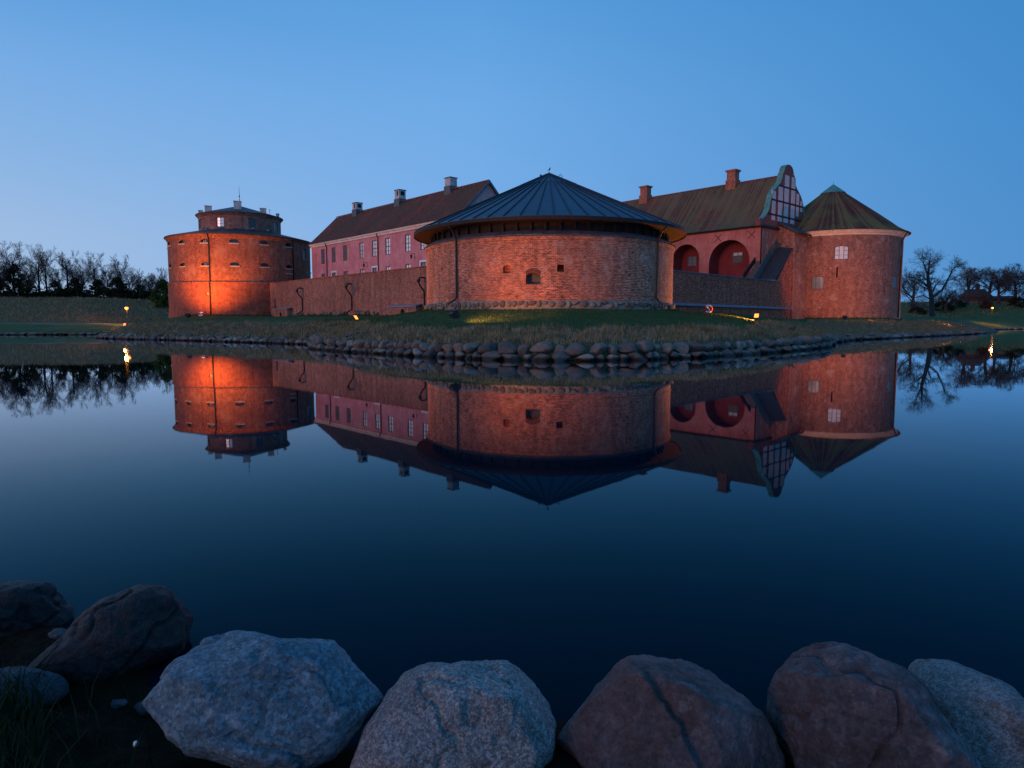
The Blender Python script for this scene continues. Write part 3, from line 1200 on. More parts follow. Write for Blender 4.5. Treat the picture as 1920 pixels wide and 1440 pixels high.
# slate coping on the rim
cop = MB()
w2 = R_(360 / 96) / 2 - .001
P = []
for (r, z) in ((RC + .16, 8.03), (RC - .42, 8.36)):
    for s in (-1, 1):
        P.append((r * math.cos(s * w2), r * math.sin(s * w2), z))
for (r, z) in ((RC + .16, 8.09), (RC - .42, 8.42)):
    for s in (-1, 1):
        P.append((r * math.cos(s * w2), r * math.sin(s * w2), z))
cop.box8([P[0], P[1], P[3], P[2], P[4], P[5], P[7], P[6]])
cme = cop.mesh('coping_slate', M['coping'])
for i in range(96):
    o = bpy.data.objects.new('coping_slate', cme)
    COL.objects.link(o)
    o.parent = T1
    o.location = (0, 0, -2.6 + random.uniform(-.02, .02))
    o.rotation_euler = (0, 0, R_(360 / 96 * i))
# timber storey
b = MB()
b.lathe([(RC - .62, 8.1), (RC - .62, 9.5)], C, 96)
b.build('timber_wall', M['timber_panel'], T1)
pm = MB()
pm.box((RC - .50, 0, 8.78 - 2.6), (.2, .17, .95))
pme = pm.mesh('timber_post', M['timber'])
for i in range(60):
    o = bpy.data.objects.new('timber_post', pme)
    COL.objects.link(o)
    o.parent = T1
    o.rotation_euler = (0, 0, R_(6 * i + 1.5))
b = MB()
b.lathe([(RC - .62, 9.02), (RC - .36, 9.02), (RC - .36, 9.2), (RC - .62, 9.2)], C, 96)
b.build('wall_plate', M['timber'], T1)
# soffit: five rings of boards
RE = 11.62
for i in range(5):
    r0, r1 = RC - .4 + i * .282, RC - .4 + (i + 1) * .282 - .02
    zz = 9.17 - i * .018
    b = MB()
    b.lathe([(r0, zz), (r0, zz - .025), (r1, zz - .034), (r1, zz)], C, 96)
    b.build('soffit_board', M['soffit'], T1)
b = MB()
b.lathe([(RE - .03, 9.24), (RE + .02, 9.24), (RE + .02, 9.00), (RE - .05, 9.00), (RE - .05, 9.24)], C, 120)
b.build('eave_board', M['timber'], T1)
# sheet panels with standing seams
ZA, ZE = 14.62, 9.27


M['roof_seam'] = plain('roof_seam', (.010, .022, .034), .6, .3, 3, 0)


def roof_panel(r0, r1, n):
    m_ = MB()
    h = math.pi / n - .0004
    zf = lambda r: ZA + (ZE - ZA) * r / RE - 2.6
    pts = []
    for dz in (-.05, 0):
        for (r, s) in ((r1, -1), (r1, 1), (r0, 1), (r0, -1)):
            pts.append((r * math.cos(h * s), r * math.sin(h * s), zf(r) + dz))
    m_.box8(pts)
    # seam along one edge
    wv = .04
    sp = []
    for dz in (-.01, .075):
        for (r, s) in ((r1, -1), (r1, 1), (r0, 1), (r0, -1)):
            x, y = r * math.cos(h), r * math.sin(h)
            sp.append((x + wv * math.sin(h) * (-s) * -1 * 1.0, y + wv * s * .9, zf(r) + dz))
    m_.box8(sp, 1)
    return m_.mesh('roof_panel', [M['sheet_roof'], M['roof_seam']])


lo, up = roof_panel(2.6, RE, 60), roof_panel(.25, 2.59, 30)
for me, n in ((lo, 60), (up, 30)):
    for i in range(n):
        o = bpy.data.objects.new('roof_panel', me)
        COL.objects.link(o)
        o.parent = T1
        o.location = (0, 0, 0 if n == 60 else .02)
        o.rotation_euler = (0, 0, 2 * math.pi * i / n + (.03 if n == 60 else .0))
b = MB()
b.lathe([(.45, 14.42), (.4, 14.5), (.0, 14.75)], C, 16)
b.build('roof_cap', M['lead'], T1)
b = MB()
ring = [(C[0] + 1.02 + .0 * math.cos(a_), C[1] - .4 + .14 * math.cos(a_), 14.25 + .22 * math.sin(a_) + .02) for a_ in np.linspace(-.4, math.pi + .4, 12)]
ring = [(C[0] + .95 + .14 * math.cos(a_), C[1] - .5, 14.20 + .22 * math.sin(a_)) for a_ in np.linspace(-.3, math.pi + .3, 12)]
b.tube(ring, .022, 6)
b.build('roof_hook', M['black'], T1)
b = MB()
b.tube([(C[0] - .72, C[1] - .25, 14.2), (C[0] - .72, C[1] - .25, 14.42), (C[0] - .72, C[1] - .25, 14.5)], [.10, .09, .05], 8)
b.build('roof_vent', M['black'], T1)
for dg in (-133.8, -42.2):
    downpipe(T1, [cyl_pt(C, RE - .1, dg, 9.05), cyl_pt(C, RC + .55, dg, 8.75), cyl_pt(C, RC + .20, dg, 8.2), cyl_pt(C, RC + .16, dg, 7.9), cyl_pt(C, RC + .14, dg, 3.72), cyl_pt(C, RC + .30, dg - .4, 3.5), cyl_pt(C, RC + .75, dg - 1.6, 3.22)])
# bird on the very top
bb = MB()
bz = 14.74
bb.tube([(C[0] - .15, C[1], bz + .12), (C[0] - .06, C[1], bz + .15), (C[0] + .02, C[1], bz + .20), (C[0] + .07, C[1], bz + .29), (C[0] + .085, C[1], bz + .35), (C[0] + .12, C[1], bz + .365), (C[0] + .165, C[1], bz + .355)], [.01, .025, .06, .06, .042, .024, .004], 10)
bb.tube([(C[0] + .02, C[1] - .025, bz - .03), (C[0] + .02, C[1] - .025, bz + .18)], .008, 5)
bb.tube([(C[0] + .035, C[1] + .025, bz - .03), (C[0] + .035, C[1] + .025, bz + .18)], .008, 5)
bd = bb.build('bird', M['black'], None, True)
tag(bd, 'small dark bird perched on the peak of the big cone roof', 'bird')

# ================================================================== left tower
T2 = thing('gun_tower', 'tall round brick tower at left with slit windows and a smaller drum on top', 'tower', (LT[0], LT[1], 2.5))
f2 = round_map(LT, RL)
d2 = lambda d: R_(d) * RL
ops = []
for a in np.arange(-163.4, 17, 22.5):
    for zr in (13.68, 10.3):
        if a > -10 and zr > 12:
            continue
        if abs(a + 5.9) < 1:
            continue
        ops.append(dict(u0=d2(a - 3.35), u1=d2(a + 3.35), z0=zr, z1=zr + .40, rise=.19, depth=.55, mback=2))
ops.append(dict(u0=d2(-31.2), u1=d2(-26.0), z0=7.6, z1=9.4, rise=.0, depth=.4, mback=2))
ops.append(dict(u0=d2(-9.5), u1=d2(-4), z0=7.6, z1=10.2, rise=.4, depth=.4, mback=2))
ops.append(dict(u0=d2(-9.3), u1=d2(-3.4), z0=12.15, z1=13.5, rise=.4, depth=.25, mback=2))
ops.append(dict(u0=d2(-96.2), u1=d2(-93.6), z0=5.85, z1=6.35, depth=.25, mback=3))
mb = MB()
wall_mesh(mb, f2, d2(-180), d2(180), 8.0, 14.6, [o for o in ops if o['z0'] > 8], .55)
w = mb.build('wall', [M['brick_left'], M['brick_left'], M['void'], M['grey_render']], T2)
weld(w.data)
mb = MB()
f2b = round_map(LT, RL + .16)
wall_mesh(mb, lambda u, z, d: f2b(u * (RL + .16) / RL, z, d), d2(-180), d2(180), 2.2, 7.86, [o for o in ops if o['z0'] < 7], .55)
mb.lathe([(RL + .16, 7.86), (RL + .02, 8.03)], LT, 120)
w = mb.build('battered_base', [M['brick_left_base'], M['brick_left_base'], M['void'], M['grey_render']], T2)
weld(w.data)
b = MB()
b.lathe([(RL + .12, 7.72), (RL + .24, 7.76), (RL + .24, 7.92), (RL - .02, 8.06)], LT, 120)
b.build('string_course', M['brick_left'], T2)
b = MB()
b.lathe([(RL + .1, 3.55), (RL + .22, 3.5), (RL + .26, 2.2)], LT, 120)
b.build('plinth', M['brick_left_base'], T2)
b = MB()
b.lathe([(RL - .02, 14.4), (RL + .08, 14.5), (RL + .10, 14.68), (RL + .22, 14.74), (RL + .26, 14.98), (RL - .3, 15.0)], LT, 120)
b.build('brick_cornice', M['brick_left'], T2)
b = MB()
b.lathe([(RL + .3, 14.98), (RL + .46, 14.99), (RL + .46, 15.1), (6.2, 16.36)], LT, 120)
b.build('ring_roof', M['slate'], T2)
for o_ in ops:
    if o_.get('rise') and o_['u1'] - o_['u0'] > 1.1 and o_['z0'] in (13.68, 10.3):
        cu = (o_['u0'] + o_['u1']) / 2
        b = MB()
        b.bmap(f2, o_['u0'] - .06, o_['u1'] + .06, o_['z0'] - .13, o_['z0'] - .002, -.12, .3)
        b.build('sill', M['sill'], T2)
        ad = math.degrees(cu / RL)
        if -125 < ad < -40:
            window(T2, f2, o_['u0'], o_['u1'], o_['z0'], o_['z0'] + .39, .18, .33, 3, 1, .05, .03, 'frame', 'pane_dark')
window(T2, f2, d2(-9.2), d2(-3.5), 12.16, 13.5, .38, .12, 2, 3, .06, .04, 'frame_green', 'pane_grey', .1)
b = MB()
b.bmap(f2, d2(-31.0), d2(-26.2), 7.98, 9.38, .16, .26)
b.build('door', M['frame_green'], T2)
b = MB()
b.bmap(f2, d2(-9.3), d2(-4.2), 7.98, 10.4, .16, .26)
b.build('door', M['frame_green'], T2)
b = MB()
b.bmap(f2, d2(-32), d2(-25.4), 9.42, 9.56, -.14, .1)
b.build('door_lintel', M['sill'], T2)
for dg in (-92.4, -24.4):
    zb = 2.9 if dg < -50 else 7.9
    downpipe(T2, [cyl_pt(LT, RL + .34, dg, 15.0), cyl_pt(LT, RL + .2, dg, 14.5), cyl_pt(LT, RL + .12, dg, 14.2), cyl_pt(LT, RL + .12, dg, 8.3), cyl_pt(LT, RL + .30, dg, 7.7), cyl_pt(LT, RL + .30, dg, zb)] if dg < -50 else
             [cyl_pt(LT, RL + .34, dg, 15.0), cyl_pt(LT, RL + .12, dg, 14.2), cyl_pt(LT, RL + .12, dg, zb)], .10)
# drum
RD = 6.27
f3 = round_map(LT, RD)
d3 = lambda d: R_(d) * RD
b = MB()
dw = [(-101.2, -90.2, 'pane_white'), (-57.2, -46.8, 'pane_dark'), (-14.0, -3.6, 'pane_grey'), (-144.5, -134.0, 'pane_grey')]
wall_mesh(b, f3, d3(-180), d3(180), 16.0, 18.75, [dict(u0=d3(a_), u1=d3(c_), z0=16.66, z1=18.12, depth=.3, back=False) for a_, c_, _ in dw], .4)
b.build('drum_wall', M['brick_right'], T2)
for a_, c_, pm_ in dw:
    window(T2, f3, d3(a_), d3(c_), 16.67, 18.11, 0, .12, 2, 3, .06, .04, 'frame_green', pm_)
b = MB()
b.lathe([(RD - .05, 18.45), (RD + .10, 18.5), (RD + .12, 18.66), (RD + .24, 18.7), (RD + .26, 18.86), (RD - .2, 18.88)], LT, 96)
b.build('drum_cornice', M['brick_left'], T2)
b = MB()
b.lathe([(RD + .26, 18.87), (RD + .42, 18.88), (RD + .42, 18.97), (1.0, 20.62), (.0, 20.9)], LT, 96)
b.build('drum_roof', M['slate'], T2)
va = math.degrees(math.atan2(-LT[1], -LT[0]))
for off, rr, wd, zb, zt_ in ((-80, 5.9, .62, 18.8, 19.55), (-57, 5.5, .95, 18.9, 20.0), (-5, 3.6, 1.1, 19.6, 20.9), (45, 4.9, .95, 19.0, 20.05), (78, 5.9, .5, 18.8, 19.7)):
    p = cyl_pt(LT, rr, va + off, 0)
    b = MB()
    b.box((p[0], p[1], (zb + zt_) / 2), (wd, wd, zt_ - zb), R_(20))
    b.box((p[0], p[1], zt_ + .05), (wd * 1.1, wd * 1.1, .1), R_(20))
    b.build('chimney', M['chimney_white'], T2)
b = MB()
b.tube([(LT[0], LT[1], 20.7), (LT[0], LT[1], 22.3), (LT[0], LT[1], 23.95)], [.06, .045, .02], 6)
b.tube([(LT[0], LT[1], 22.3), (LT[0], LT[1], 22.42), (LT[0], LT[1], 22.54)], [.05, .12, .05], 8)
b.build('mast', M['black'], T2)
b = MB()
p = cyl_pt(LT, 5.2, va + 60, 0)
b.tube([(p[0], p[1], 19.1), (p[0], p[1], 20.3)], .03, 5)
b.tube([(p[0] - .15, p[1], 20.0), (p[0] + .15, p[1], 20.0)], .02, 5)
b.build('roof_aerial', M['black'], T2)
for dg in (-117.7, -95.6, -74.3, -51.6, -30.1):
    b = MB()
    p0 = cyl_pt(LT, RD + .75, dg, 16.22)
    t_ = Vector((-math.sin(R_(dg)), math.cos(R_(dg)), 0))
    q0 = Vector(cyl_pt(LT, RD + .15, dg, 16.5))
    b.face([Vector(p0) - t_ * .42 + Vector((0, 0, .02)), Vector(p0) + Vector((0, 0, .3)), q0 + Vector((0, 0, .2)), q0 - t_ * .3])
    b.face([Vector(p0) + Vector((0, 0, .3)), Vector(p0) + t_ * .42 + Vector((0, 0, .02)), q0 + t_ * .3, q0 + Vector((0, 0, .2))])
    b.build('roof_vent', M['lead'], T2)

# ================================================================== curtain walls
fw1 = flat_map(C, uL, nL)
W1 = thing('curtain_wall', 'long brick curtain wall between left tower and centre tower with three drainpipes', 'wall', (*(C + uL * 38), 2.6))
b = MB()
wall_mesh(b, fw1, 8.0, 60.5, 2.2, 7.78, [dict(u0=57.75, u1=58.4, z0=2.9, z1=5.3, rise=.22, depth=.3, mback=1)], 3.0)
b.face([fw1(8, 7.78, 0), fw1(60.5, 7.78, 0), fw1(60.5, 7.78, 1.4), fw1(8, 7.78, 1.4)])
b.face([fw1(8, 2.2, 1.4), fw1(8, 7.78, 1.4), fw1(60.5, 7.78, 1.4), fw1(60.5, 2.2, 1.4)])
b.build('wall', [M['brick_wall'], M['grey_render']], W1)
b = MB()
b.bmap(fw1, 8.0, 60.4, 7.785, 7.9, -.07, 1.45)
b.build('coping', M['brick_dark'], W1)
for a_, c_, zz in ((52.0, 57.0, 3.72), (19.2, 25.0, 3.55)):
    b = MB()
    b.box8([fw1(a_, zz, -.95), fw1(c_, zz, -.95), fw1(c_, zz + .22, .02), fw1(a_, zz + .22, .02), fw1(a_, zz + .12, -.95), fw1(c_, zz + .12, -.95), fw1(c_, zz + .34, .02), fw1(a_, zz + .34, .02)])
    b.build('lead_ledge', M['lead'], W1)
    b = MB()
    wall_mesh(b, flat_map(C, uL, nL, .8), a_ + .1, c_ - .1, 2.2, zz + .02, [dict(u0=(a_ + c_) / 2 - .5, u1=(a_ + c_) / 2 + .3, z0=2.6, z1=3.1, rise=.25, depth=.5, mback=1)], 2)
    b.bmap(fw1, a_ + .1, a_ + .12, 2.2, zz, -.8, 0)
    b.bmap(fw1, c_ - .12, c_ - .1, 2.2, zz, -.8, 0)
    b.build('ledge_base', [M['brick_wall'], M['void']], W1)
for s in (48.6, 34.6, 18.75):
    P = [(.1, 6.6), (-.25, 6.68), (-.70, 6.62), (-.82, 6.45), (-.82, 6.2), (-.62, 5.75), (-.2, 5.3), (-.12, 5.1), (-.12, 3.55), (-.25, 3.35), (-.7, 3.05)]
    downpipe(W1, [fw1(s + (0 if i < 9 else .25), z, d) for i, (d, z) in enumerate(P)], .085)
    b = MB()
    q = fw1(s, 6.3, -.82)
    b.tube([(q[0], q[1], 6.05), (q[0], q[1], 6.3), (q[0], q[1], 6.5)], [.09, .2, .2], 8)
    b.build('pipe_hopper', M['black_pipe'], W1)
    b = MB()
    b.bmap(fw1, s - .42, s - .1, 5.3, 6.75, -.02, .1)
    b.build('dark_slab', M['coping'], W1)  # dark grey slab on the wall beside the pipe
# rough footing stones along the wall foot
for i in range(46):
    s = random.uniform(25.5, 51.5)
    o = bpy.data.objects.new('footing_stone', plinth_meshes[i % 6])
    COL.objects.link(o)
    o.parent = W1
    q = fw1(s, 0, -.12)
    o.location = (q[0] - W1.location.x, q[1] - W1.location.y, 3.02 + random.uniform(-.1, .12) - 2.6)
    o.rotation_euler = (random.uniform(-.4, .4), random.uniform(-.4, .4), random.uniform(0, 6))
    o.scale = (random.uniform(.2, .5), random.uniform(.2, .3), random.uniform(.14, .3))

fw2 = flat_map(C, uR, nR)
W2 = thing('curtain_wall', 'plain dark brick curtain wall between centre tower and right tower with a blue grey ledge', 'wall', (*(C + uR * 36), 2.6))
b = MB()


def top2(s):
    return 7.42 if s < 47.4 else 7.42 + min(1, (s - 47.4) / 5.4) * 4.95


wall_mesh(b, fw2, 8.0, 52.9, 2.0, 7.42, [], 1.35, top=top2)
b.face([fw2(8, 7.42, 0), fw2(47.4, 7.42, 0), fw2(47.4, 7.42, 1.6), fw2(8, 7.42, 1.6)])
b.face([fw2(8, 2.2, 1.6), fw2(8, 7.42, 1.6), fw2(52.8, 7.42, 1.6), fw2(52.8, 2.2, 1.6)])
b.face([fw2(47.4, 7.42, 1.6), fw2(52.8, 12.37, 1.6), fw2(52.8, 7.42, 1.6)])
b.build('wall', M['brick_dark'], W2)
b = MB()
b.bmap(fw2, 8.0, 47.6, 7.425, 7.56, -.08, 1.65)
b.build('coping', M['coping'], W2)
b = MB()
b.box8([fw2(8, 3.72, -.35), fw2(52.6, 3.72, -.35), fw2(52.6, 3.72, .02), fw2(8, 3.72, .02), fw2(8, 3.84, -.35), fw2(52.6, 3.84, -.35), fw2(52.6, 4.02, .02), fw2(8, 4.02, .02)])
b.build('lead_ledge', M['lead'], W2)
# slated ramp roof climbing to the turret
b = MB()
b.box8([fw2(47.0, 7.55, -.06), fw2(47.0, 7.75, 2.2), fw2(52.8, 12.75, 2.2), fw2(52.8, 12.42, -.06), fw2(47.0, 7.75, -.06), fw2(47.0, 7.95, 2.2), fw2(52.8, 12.95, 2.2), fw2(52.8, 12.62, -.06)])
b.build('ramp_roof', M['slate'], W2)
b = MB()
b.bmap(fw2, 46.6, 47.6, 7.57, 7.68, -.1, 2.2)
b.build('lead_flashing', M['lead'], W2)
# steps beside the ramp
for i in range(9):
    b = MB()
    s0 = 45.0 + i * .62
    b.bmap(fw2, s0, s0 + .6, 7.6, 8.0 + i * .5, 2.3, 3.3)
    b.build('step', M['wood_grey'], W2)
b = MB()
b.box8([fw2(44.6, 7.7, 3.4), fw2(51.4, 12.6, 3.4), fw2(51.4, 12.6, 3.5), fw2(44.6, 7.7, 3.5), fw2(44.6, 8.5, 3.4), fw2(51.4, 13.4, 3.4), fw2(51.4, 13.4, 3.5), fw2(44.6, 8.5, 3.5)])
b.build('stair_board', M['timber'], W2)

# ================================================================== pink house behind the left wall
H1 = thing('pink_house', 'long pink plastered house with brown tiled roof and three pale chimneys behind the left wall', 'house', (*(C + uL * 39 - nL * 10.5), 3.0))
fh = flat_map(C, uL, nL, -6.0)
wins = []
for i, s in enumerate((54.1, 50.7, 47.2, 42.5, 39.08, 35.7, 30.97, 27.57, 24.0)):
    wins.append((s - .6, s + .6, 10.78, 12.96, 'shutter' if i < 3 else 'w'))
    wins.append((s - .6, s + .6, 7.1, 9.27, 'd' if i in (0, 1, 2, 4, 7) else 'w'))
b = MB()
wall_mesh(b, fh, 20.6, 57.85, 2.8, 13.45, [dict(u0=a_, u1=c_, z0=z0_, z1=z1_, depth=.22, back=False) for a_, c_, z0_, z1_, _ in wins], 2.5)
HD = 9.2
# back and end walls
b.face([fh(20.6, 2.8, HD), fh(20.6, 13.45, HD), fh(57.85, 13.45, HD), fh(57.85, 2.8, HD)])
b.face([fh(57.85, 2.8, 0), fh(57.85, 2.8, HD), fh(57.85, 13.9, HD), fh(57.85, 18.5, HD / 2), fh(57.85, 13.9, 0)])
b.build('wall', M['pink'], H1)
b = MB()
b.face([fh(20.6, 2.8, HD), fh(20.6, 2.8, 0), fh(20.6, 13.9, 0), fh(20.6, 18.45, HD / 2), fh(20.6, 13.9, HD)])
b.build('gable_wall', M['pink_gable'], H1)
b = MB()
b.bmap(fh, 20.4, 58.0, 13.44, 13.72, -.16, .1)
b.bmap(fh, 20.4, 58.02, 13.72, 13.96, -.30, .1)
b.build('cornice', M['white_plaster'], H1)
for a_, c_, z0_, z1_, kd in wins:
    if kd == 'w':
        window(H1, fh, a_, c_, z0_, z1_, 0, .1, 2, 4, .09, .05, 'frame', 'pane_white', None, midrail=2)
    elif kd == 'shutter':
        fo = MB()
        fo.bmap(fh, a_, c_, z0_, z1_, .12, .2)
        so = fo.build('shuttered_window', M['frame'], H1)
        for k_ in range(2):
            x0 = a_ + .05 + k_ * .56
            sm = MB()
            sm.bmap(fh, x0, x0 + .53, z0_ + .05, z0_ + 1.05, .05, .13)
            sm.bmap(fh, x0, x0 + .53, z0_ + 1.1, z1_ - .05, .05, .13)
            link('shutter', sm.mesh('shutter', M['shutter']), so).location = (0, 0, 0)
    else:
        window(H1, fh, a_, c_, z0_, z1_, 0, .1, 2, 3, .08, .05, 'frame', 'pane_grey')
for s in (50.7, 39.08, 27.57):
    b = MB()
    b.bmap(fh, s - .82, s - .6, 8.2, 9.5, -.03, .1)
    b.bmap(fh, s + .6, s + .82, 8.2, 9.5, -.03, .1)
    b.bmap(fh, s - .82, s + .82, 9.28, 9.52, -.033, .1)
    b.build('window_surround', M['white_paint'], H1)
# roof, tiles laid in wavy columns
def tile_slope(f, s0, s1, prof, per=.22, amp=.022, seg=4):
    """prof: list of (d,z) from eave to ridge; waves along s"""
    m_ = MB()
    n = int(round((s1 - s0) / per)) * seg
    dist = [0]
    for (a0, a1), (b0, b1) in zip(prof[:-1], prof[1:]):
        dist.append(dist[-1] + math.hypot(b0 - a0, b1 - a1))
    V = []
    for i in range(n + 1):
        s = s0 + (s1 - s0) * i / n
        h = amp * math.sin(2 * math.pi * i / seg)
        for (d, z) in prof:
            V.append(f(s, z + h, d))
    k_ = len(prof)
    F, U = [], []
    for i in range(n):
        for j in range(k_ - 1):
            q_ = (i * k_ + j, i * k_ + j + 1, (i + 1) * k_ + j + 1, (i + 1) * k_ + j)
            F.append(q_)
            for v in q_:
                U.append(((v // k_) * (s1 - s0) / n, dist[v % k_]))
    return V, F, U


def roof_obj(parent, f, s0, s1, prof, mat, per=.22, amp=.022):
    V, F, U = tile_slope(f, s0, s1, prof, per, amp)
    me = mesh('roof_slope', V, F, M[mat], U, True)
    return link('roof_slope', me, parent)


RZ = 18.62
p1 = [(-.42, 13.95), (.3, 14.5), (1.6, 15.72), (3.2, 17.25), (HD / 2, RZ)]
roof_obj(H1, fh, 20.35, 58.1, p1, 'tile_pink', .25, .02)
roof_obj(H1, fh, 20.35, 58.1, [(HD + .42, 13.95), (HD - 1.6, 15.72), (HD / 2, RZ)], 'tile_pink', .25, .02)
rt_me = None
for i in range(96):
    s = 20.4 + i * .393
    b = MB()
    q0, q1 = Vector(fh(s, RZ + .03, HD / 2)), Vector(fh(s + .41, RZ + .07, HD / 2))
    for k_ in range(4):
        a0, a1 = math.pi * k_ / 4, math.pi * (k_ + 1) / 4
        nn = Vector((nL[0], nL[1], 0))
        pts = [q0 + nn * .17 * math.cos(a0) + Vector((0, 0, .13 * math.sin(a0))), q1 + nn * .17 * math.cos(a0) + Vector((0, 0, .13 * math.sin(a0))),
               q1 + nn * .17 * math.cos(a1) + Vector((0, 0, .13 * math.sin(a1))), q0 + nn * .17 * math.cos(a1) + Vector((0, 0, .13 * math.sin(a1)))]
        b.face(pts)
    b.build('ridge_tile', M['chimney_brick'], H1)
# verge boards at both gables
for s in (20.25, 58.05):
    b = MB()
    for pr in (p1, [(HD - d, z) for d, z in p1]):
        for (da, za), (db, zb) in zip(pr[:-1], pr[1:]):
            b.box8([fh(s, za - .28, da), fh(s + .12, za - .28, da), fh(s + .12, zb - .28, db), fh(s, zb - .28, db), fh(s, za + .07, da), fh(s + .12, za + .07, da), fh(s + .12, zb + .07, db), fh(s, zb + .07, db)])
    b.build('verge_board', M['coping'], H1)
for s, zz in ((51.5, 20.0), (39.6, 20.2), (27.9, 20.05)):
    ch = MB()
    ch.bmap(fh, s - .66, s + .66, 18.0, 19.05, HD / 2 - .63, HD / 2 + .63)
    co = ch.build('chimney', M['chimney_base'], H1)
    c2 = MB()
    c2.bmap(fh, s - .56, s + .56, 19.05, zz, HD / 2 - .54, HD / 2 + .54)
    link('shaft', c2.mesh('shaft', M['chimney_white']), co).location = (0, 0, 0)
    c3 = MB()
    c3.bmap(fh, s - .64, s + .64, zz, zz + .1, HD / 2 - .62, HD / 2 + .62)
    link('cap', c3.mesh('cap', M['chimney_base']), co).location = (0, 0, 0)
    if s > 30:
        c4 = MB()
        c4.bmap(fh, s - .28, s + .05, zz - .75, zz - .1, HD / 2 - .555, HD / 2 - .54)
        c4.bmap(fh, s - .574, s - .56, zz - .7, zz - .15, HD / 2 - .3, HD / 2 + .3)
        link('flue_opening', c4.mesh('flue_opening', M['void']), co).location = (0, 0, 0)
for s in (52.75, 38.05):
    downpipe(H1, [fh(s, 13.8, -.35), fh(s, 13.4, -.2), fh(s, 13.1, -.09), fh(s, 3.2, -.09)], .06)
for s, zz in ((41.0, 9.7), (29.4, 10.05)):
    b = MB()
    q = fh(s, zz, -.55)
    b.tube([fh(s, zz + .35, 0), fh(s, zz + .4, -.4), fh(s, zz + .3, -.55)], .03, 6)
    b.tube([(q[0], q[1], zz - .25), (q[0], q[1], zz + .12), (q[0], q[1], zz + .26)], [.1, .18, .03], 6)
    b.build('wall_lantern', M['black'], H1)

# ================================================================== red hall behind the right wall
H2 = thing('red_hall', 'red plastered hall with two tall blind arches and a curved half timbered gable', 'house', (*(K - nL * 7 + uL * 13), 2.6))
fk = flat_map(K, uL, nL)
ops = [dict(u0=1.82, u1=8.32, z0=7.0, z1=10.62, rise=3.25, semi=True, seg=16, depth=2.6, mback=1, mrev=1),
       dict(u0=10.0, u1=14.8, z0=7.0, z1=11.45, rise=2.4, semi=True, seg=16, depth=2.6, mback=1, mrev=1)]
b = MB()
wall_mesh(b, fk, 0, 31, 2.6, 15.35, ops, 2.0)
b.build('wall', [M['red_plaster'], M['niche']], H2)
HW = 13.9
b = MB()
b.face([fk(31, 2.6, HW), fk(31, 2.6, 0), fk(31, 15.3, 0), fk(31, 23.3, HW / 2), fk(31, 15.3, HW)])
b.face([fk(0, 2.6, HW), fk(31, 2.6, HW), fk(31, 15.3, HW), fk(0, 15.3, HW)][::-1])
b.build('rear_wall', M['red_plaster'], H2)
fg = flat_map(K, -nL, nR)           # gable plane: s inward from the corner, d inward along the hall
b = MB()
b.face([fg(0, 2.6, 0), fg(HW, 2.6, 0), fg(HW, 15.4, 0), fg(0, 15.4, 0)], [(0, 2.6), (HW, 2.6), (HW, 15.4), (0, 15.4)])
b.build('end_wall', M['brick_right'], H2)
for a_, c_, z0_, z1_ in ((4.28, 5.9, 10.72, 12.3), (12.05, 13.65, 10.7, 12.25)):
    fk2 = flat_map(K, uL, nL, -2.6)
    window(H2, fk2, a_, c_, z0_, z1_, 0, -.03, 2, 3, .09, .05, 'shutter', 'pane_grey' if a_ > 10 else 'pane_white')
    if a_ < 10:
        b = MB()
        b.bmap(fk2, a_ + .08, c_ - .08, z0_ + .06, z0_ + 1.05, -.075, -.05)
        b.build('half_curtain', M['shutter'], H2)
b = MB()
b.bmap(fk, -.3, 31, 15.2, 15.4, -.22, .1)
b.build('eave_board', M['timber'], H2)
pr2 = [(-.5, 15.42), (.2, 15.75), (1.1, 16.5), (2.2, 17.65), (3.8, 19.55), (HW / 2, 23.3)]
roof_obj(H2, fk, .25, 31.2, pr2, 'tile_red', .24, .035)
roof_obj(H2, fk, .25, 31.2, [(HW - d, z) for d, z in pr2], 'tile_red', .24, .035)
for i in range(76):
    s = .3 + i * .406
    b = MB()
    q0, q1 = Vector(fk(s, 23.32, HW / 2)), Vector(fk(s + .43, 23.36, HW / 2))
    nn = Vector((nL[0], nL[1], 0))
    for k_ in range(4):
        a0, a1 = math.pi * k_ / 4, math.pi * (k_ + 1) / 4
        b.face([q0 + nn * .2 * math.cos(a0) + Vector((0, 0, .15 * math.sin(a0))), q1 + nn * .2 * math.cos(a0) + Vector((0, 0, .15 * math.sin(a0))),
                q1 + nn * .2 * math.cos(a1) + Vector((0, 0, .15 * math.sin(a1))), q0 + nn * .2 * math.cos(a1) + Vector((0, 0, .15 * math.sin(a1)))])
    b.build('ridge_tile', M['chimney_brick'], H2)
for s in (8.75, 25.3):
    ch = MB()
    ch.bmap(fk, s - .85, s + .85, 22.2, 23.9, HW / 2 - .75, HW / 2 + .75)
    co = ch.build('chimney', M['chimney_brick'], H2)
    c2 = MB()
    c2.bmap(fk, s - .7, s + .7, 23.9, 25.25, HW / 2 - .62, HW / 2 + .62)
    link('shaft', c2.mesh('shaft', M['chimney_brick']), co).location = (0, 0, 0)
    c3 = MB()
    c3.bmap(fk, s - .8, s + .8, 25.1, 25.26, HW / 2 - .72, HW / 2 + .72)
    c3.bmap(fk, s - .92, s + .92, 25.262, 25.42, HW / 2 - .84, HW / 2 + .84)
    link('cap', c3.mesh('cap', M['chimney_brick']), co).location = (0, 0, 0)
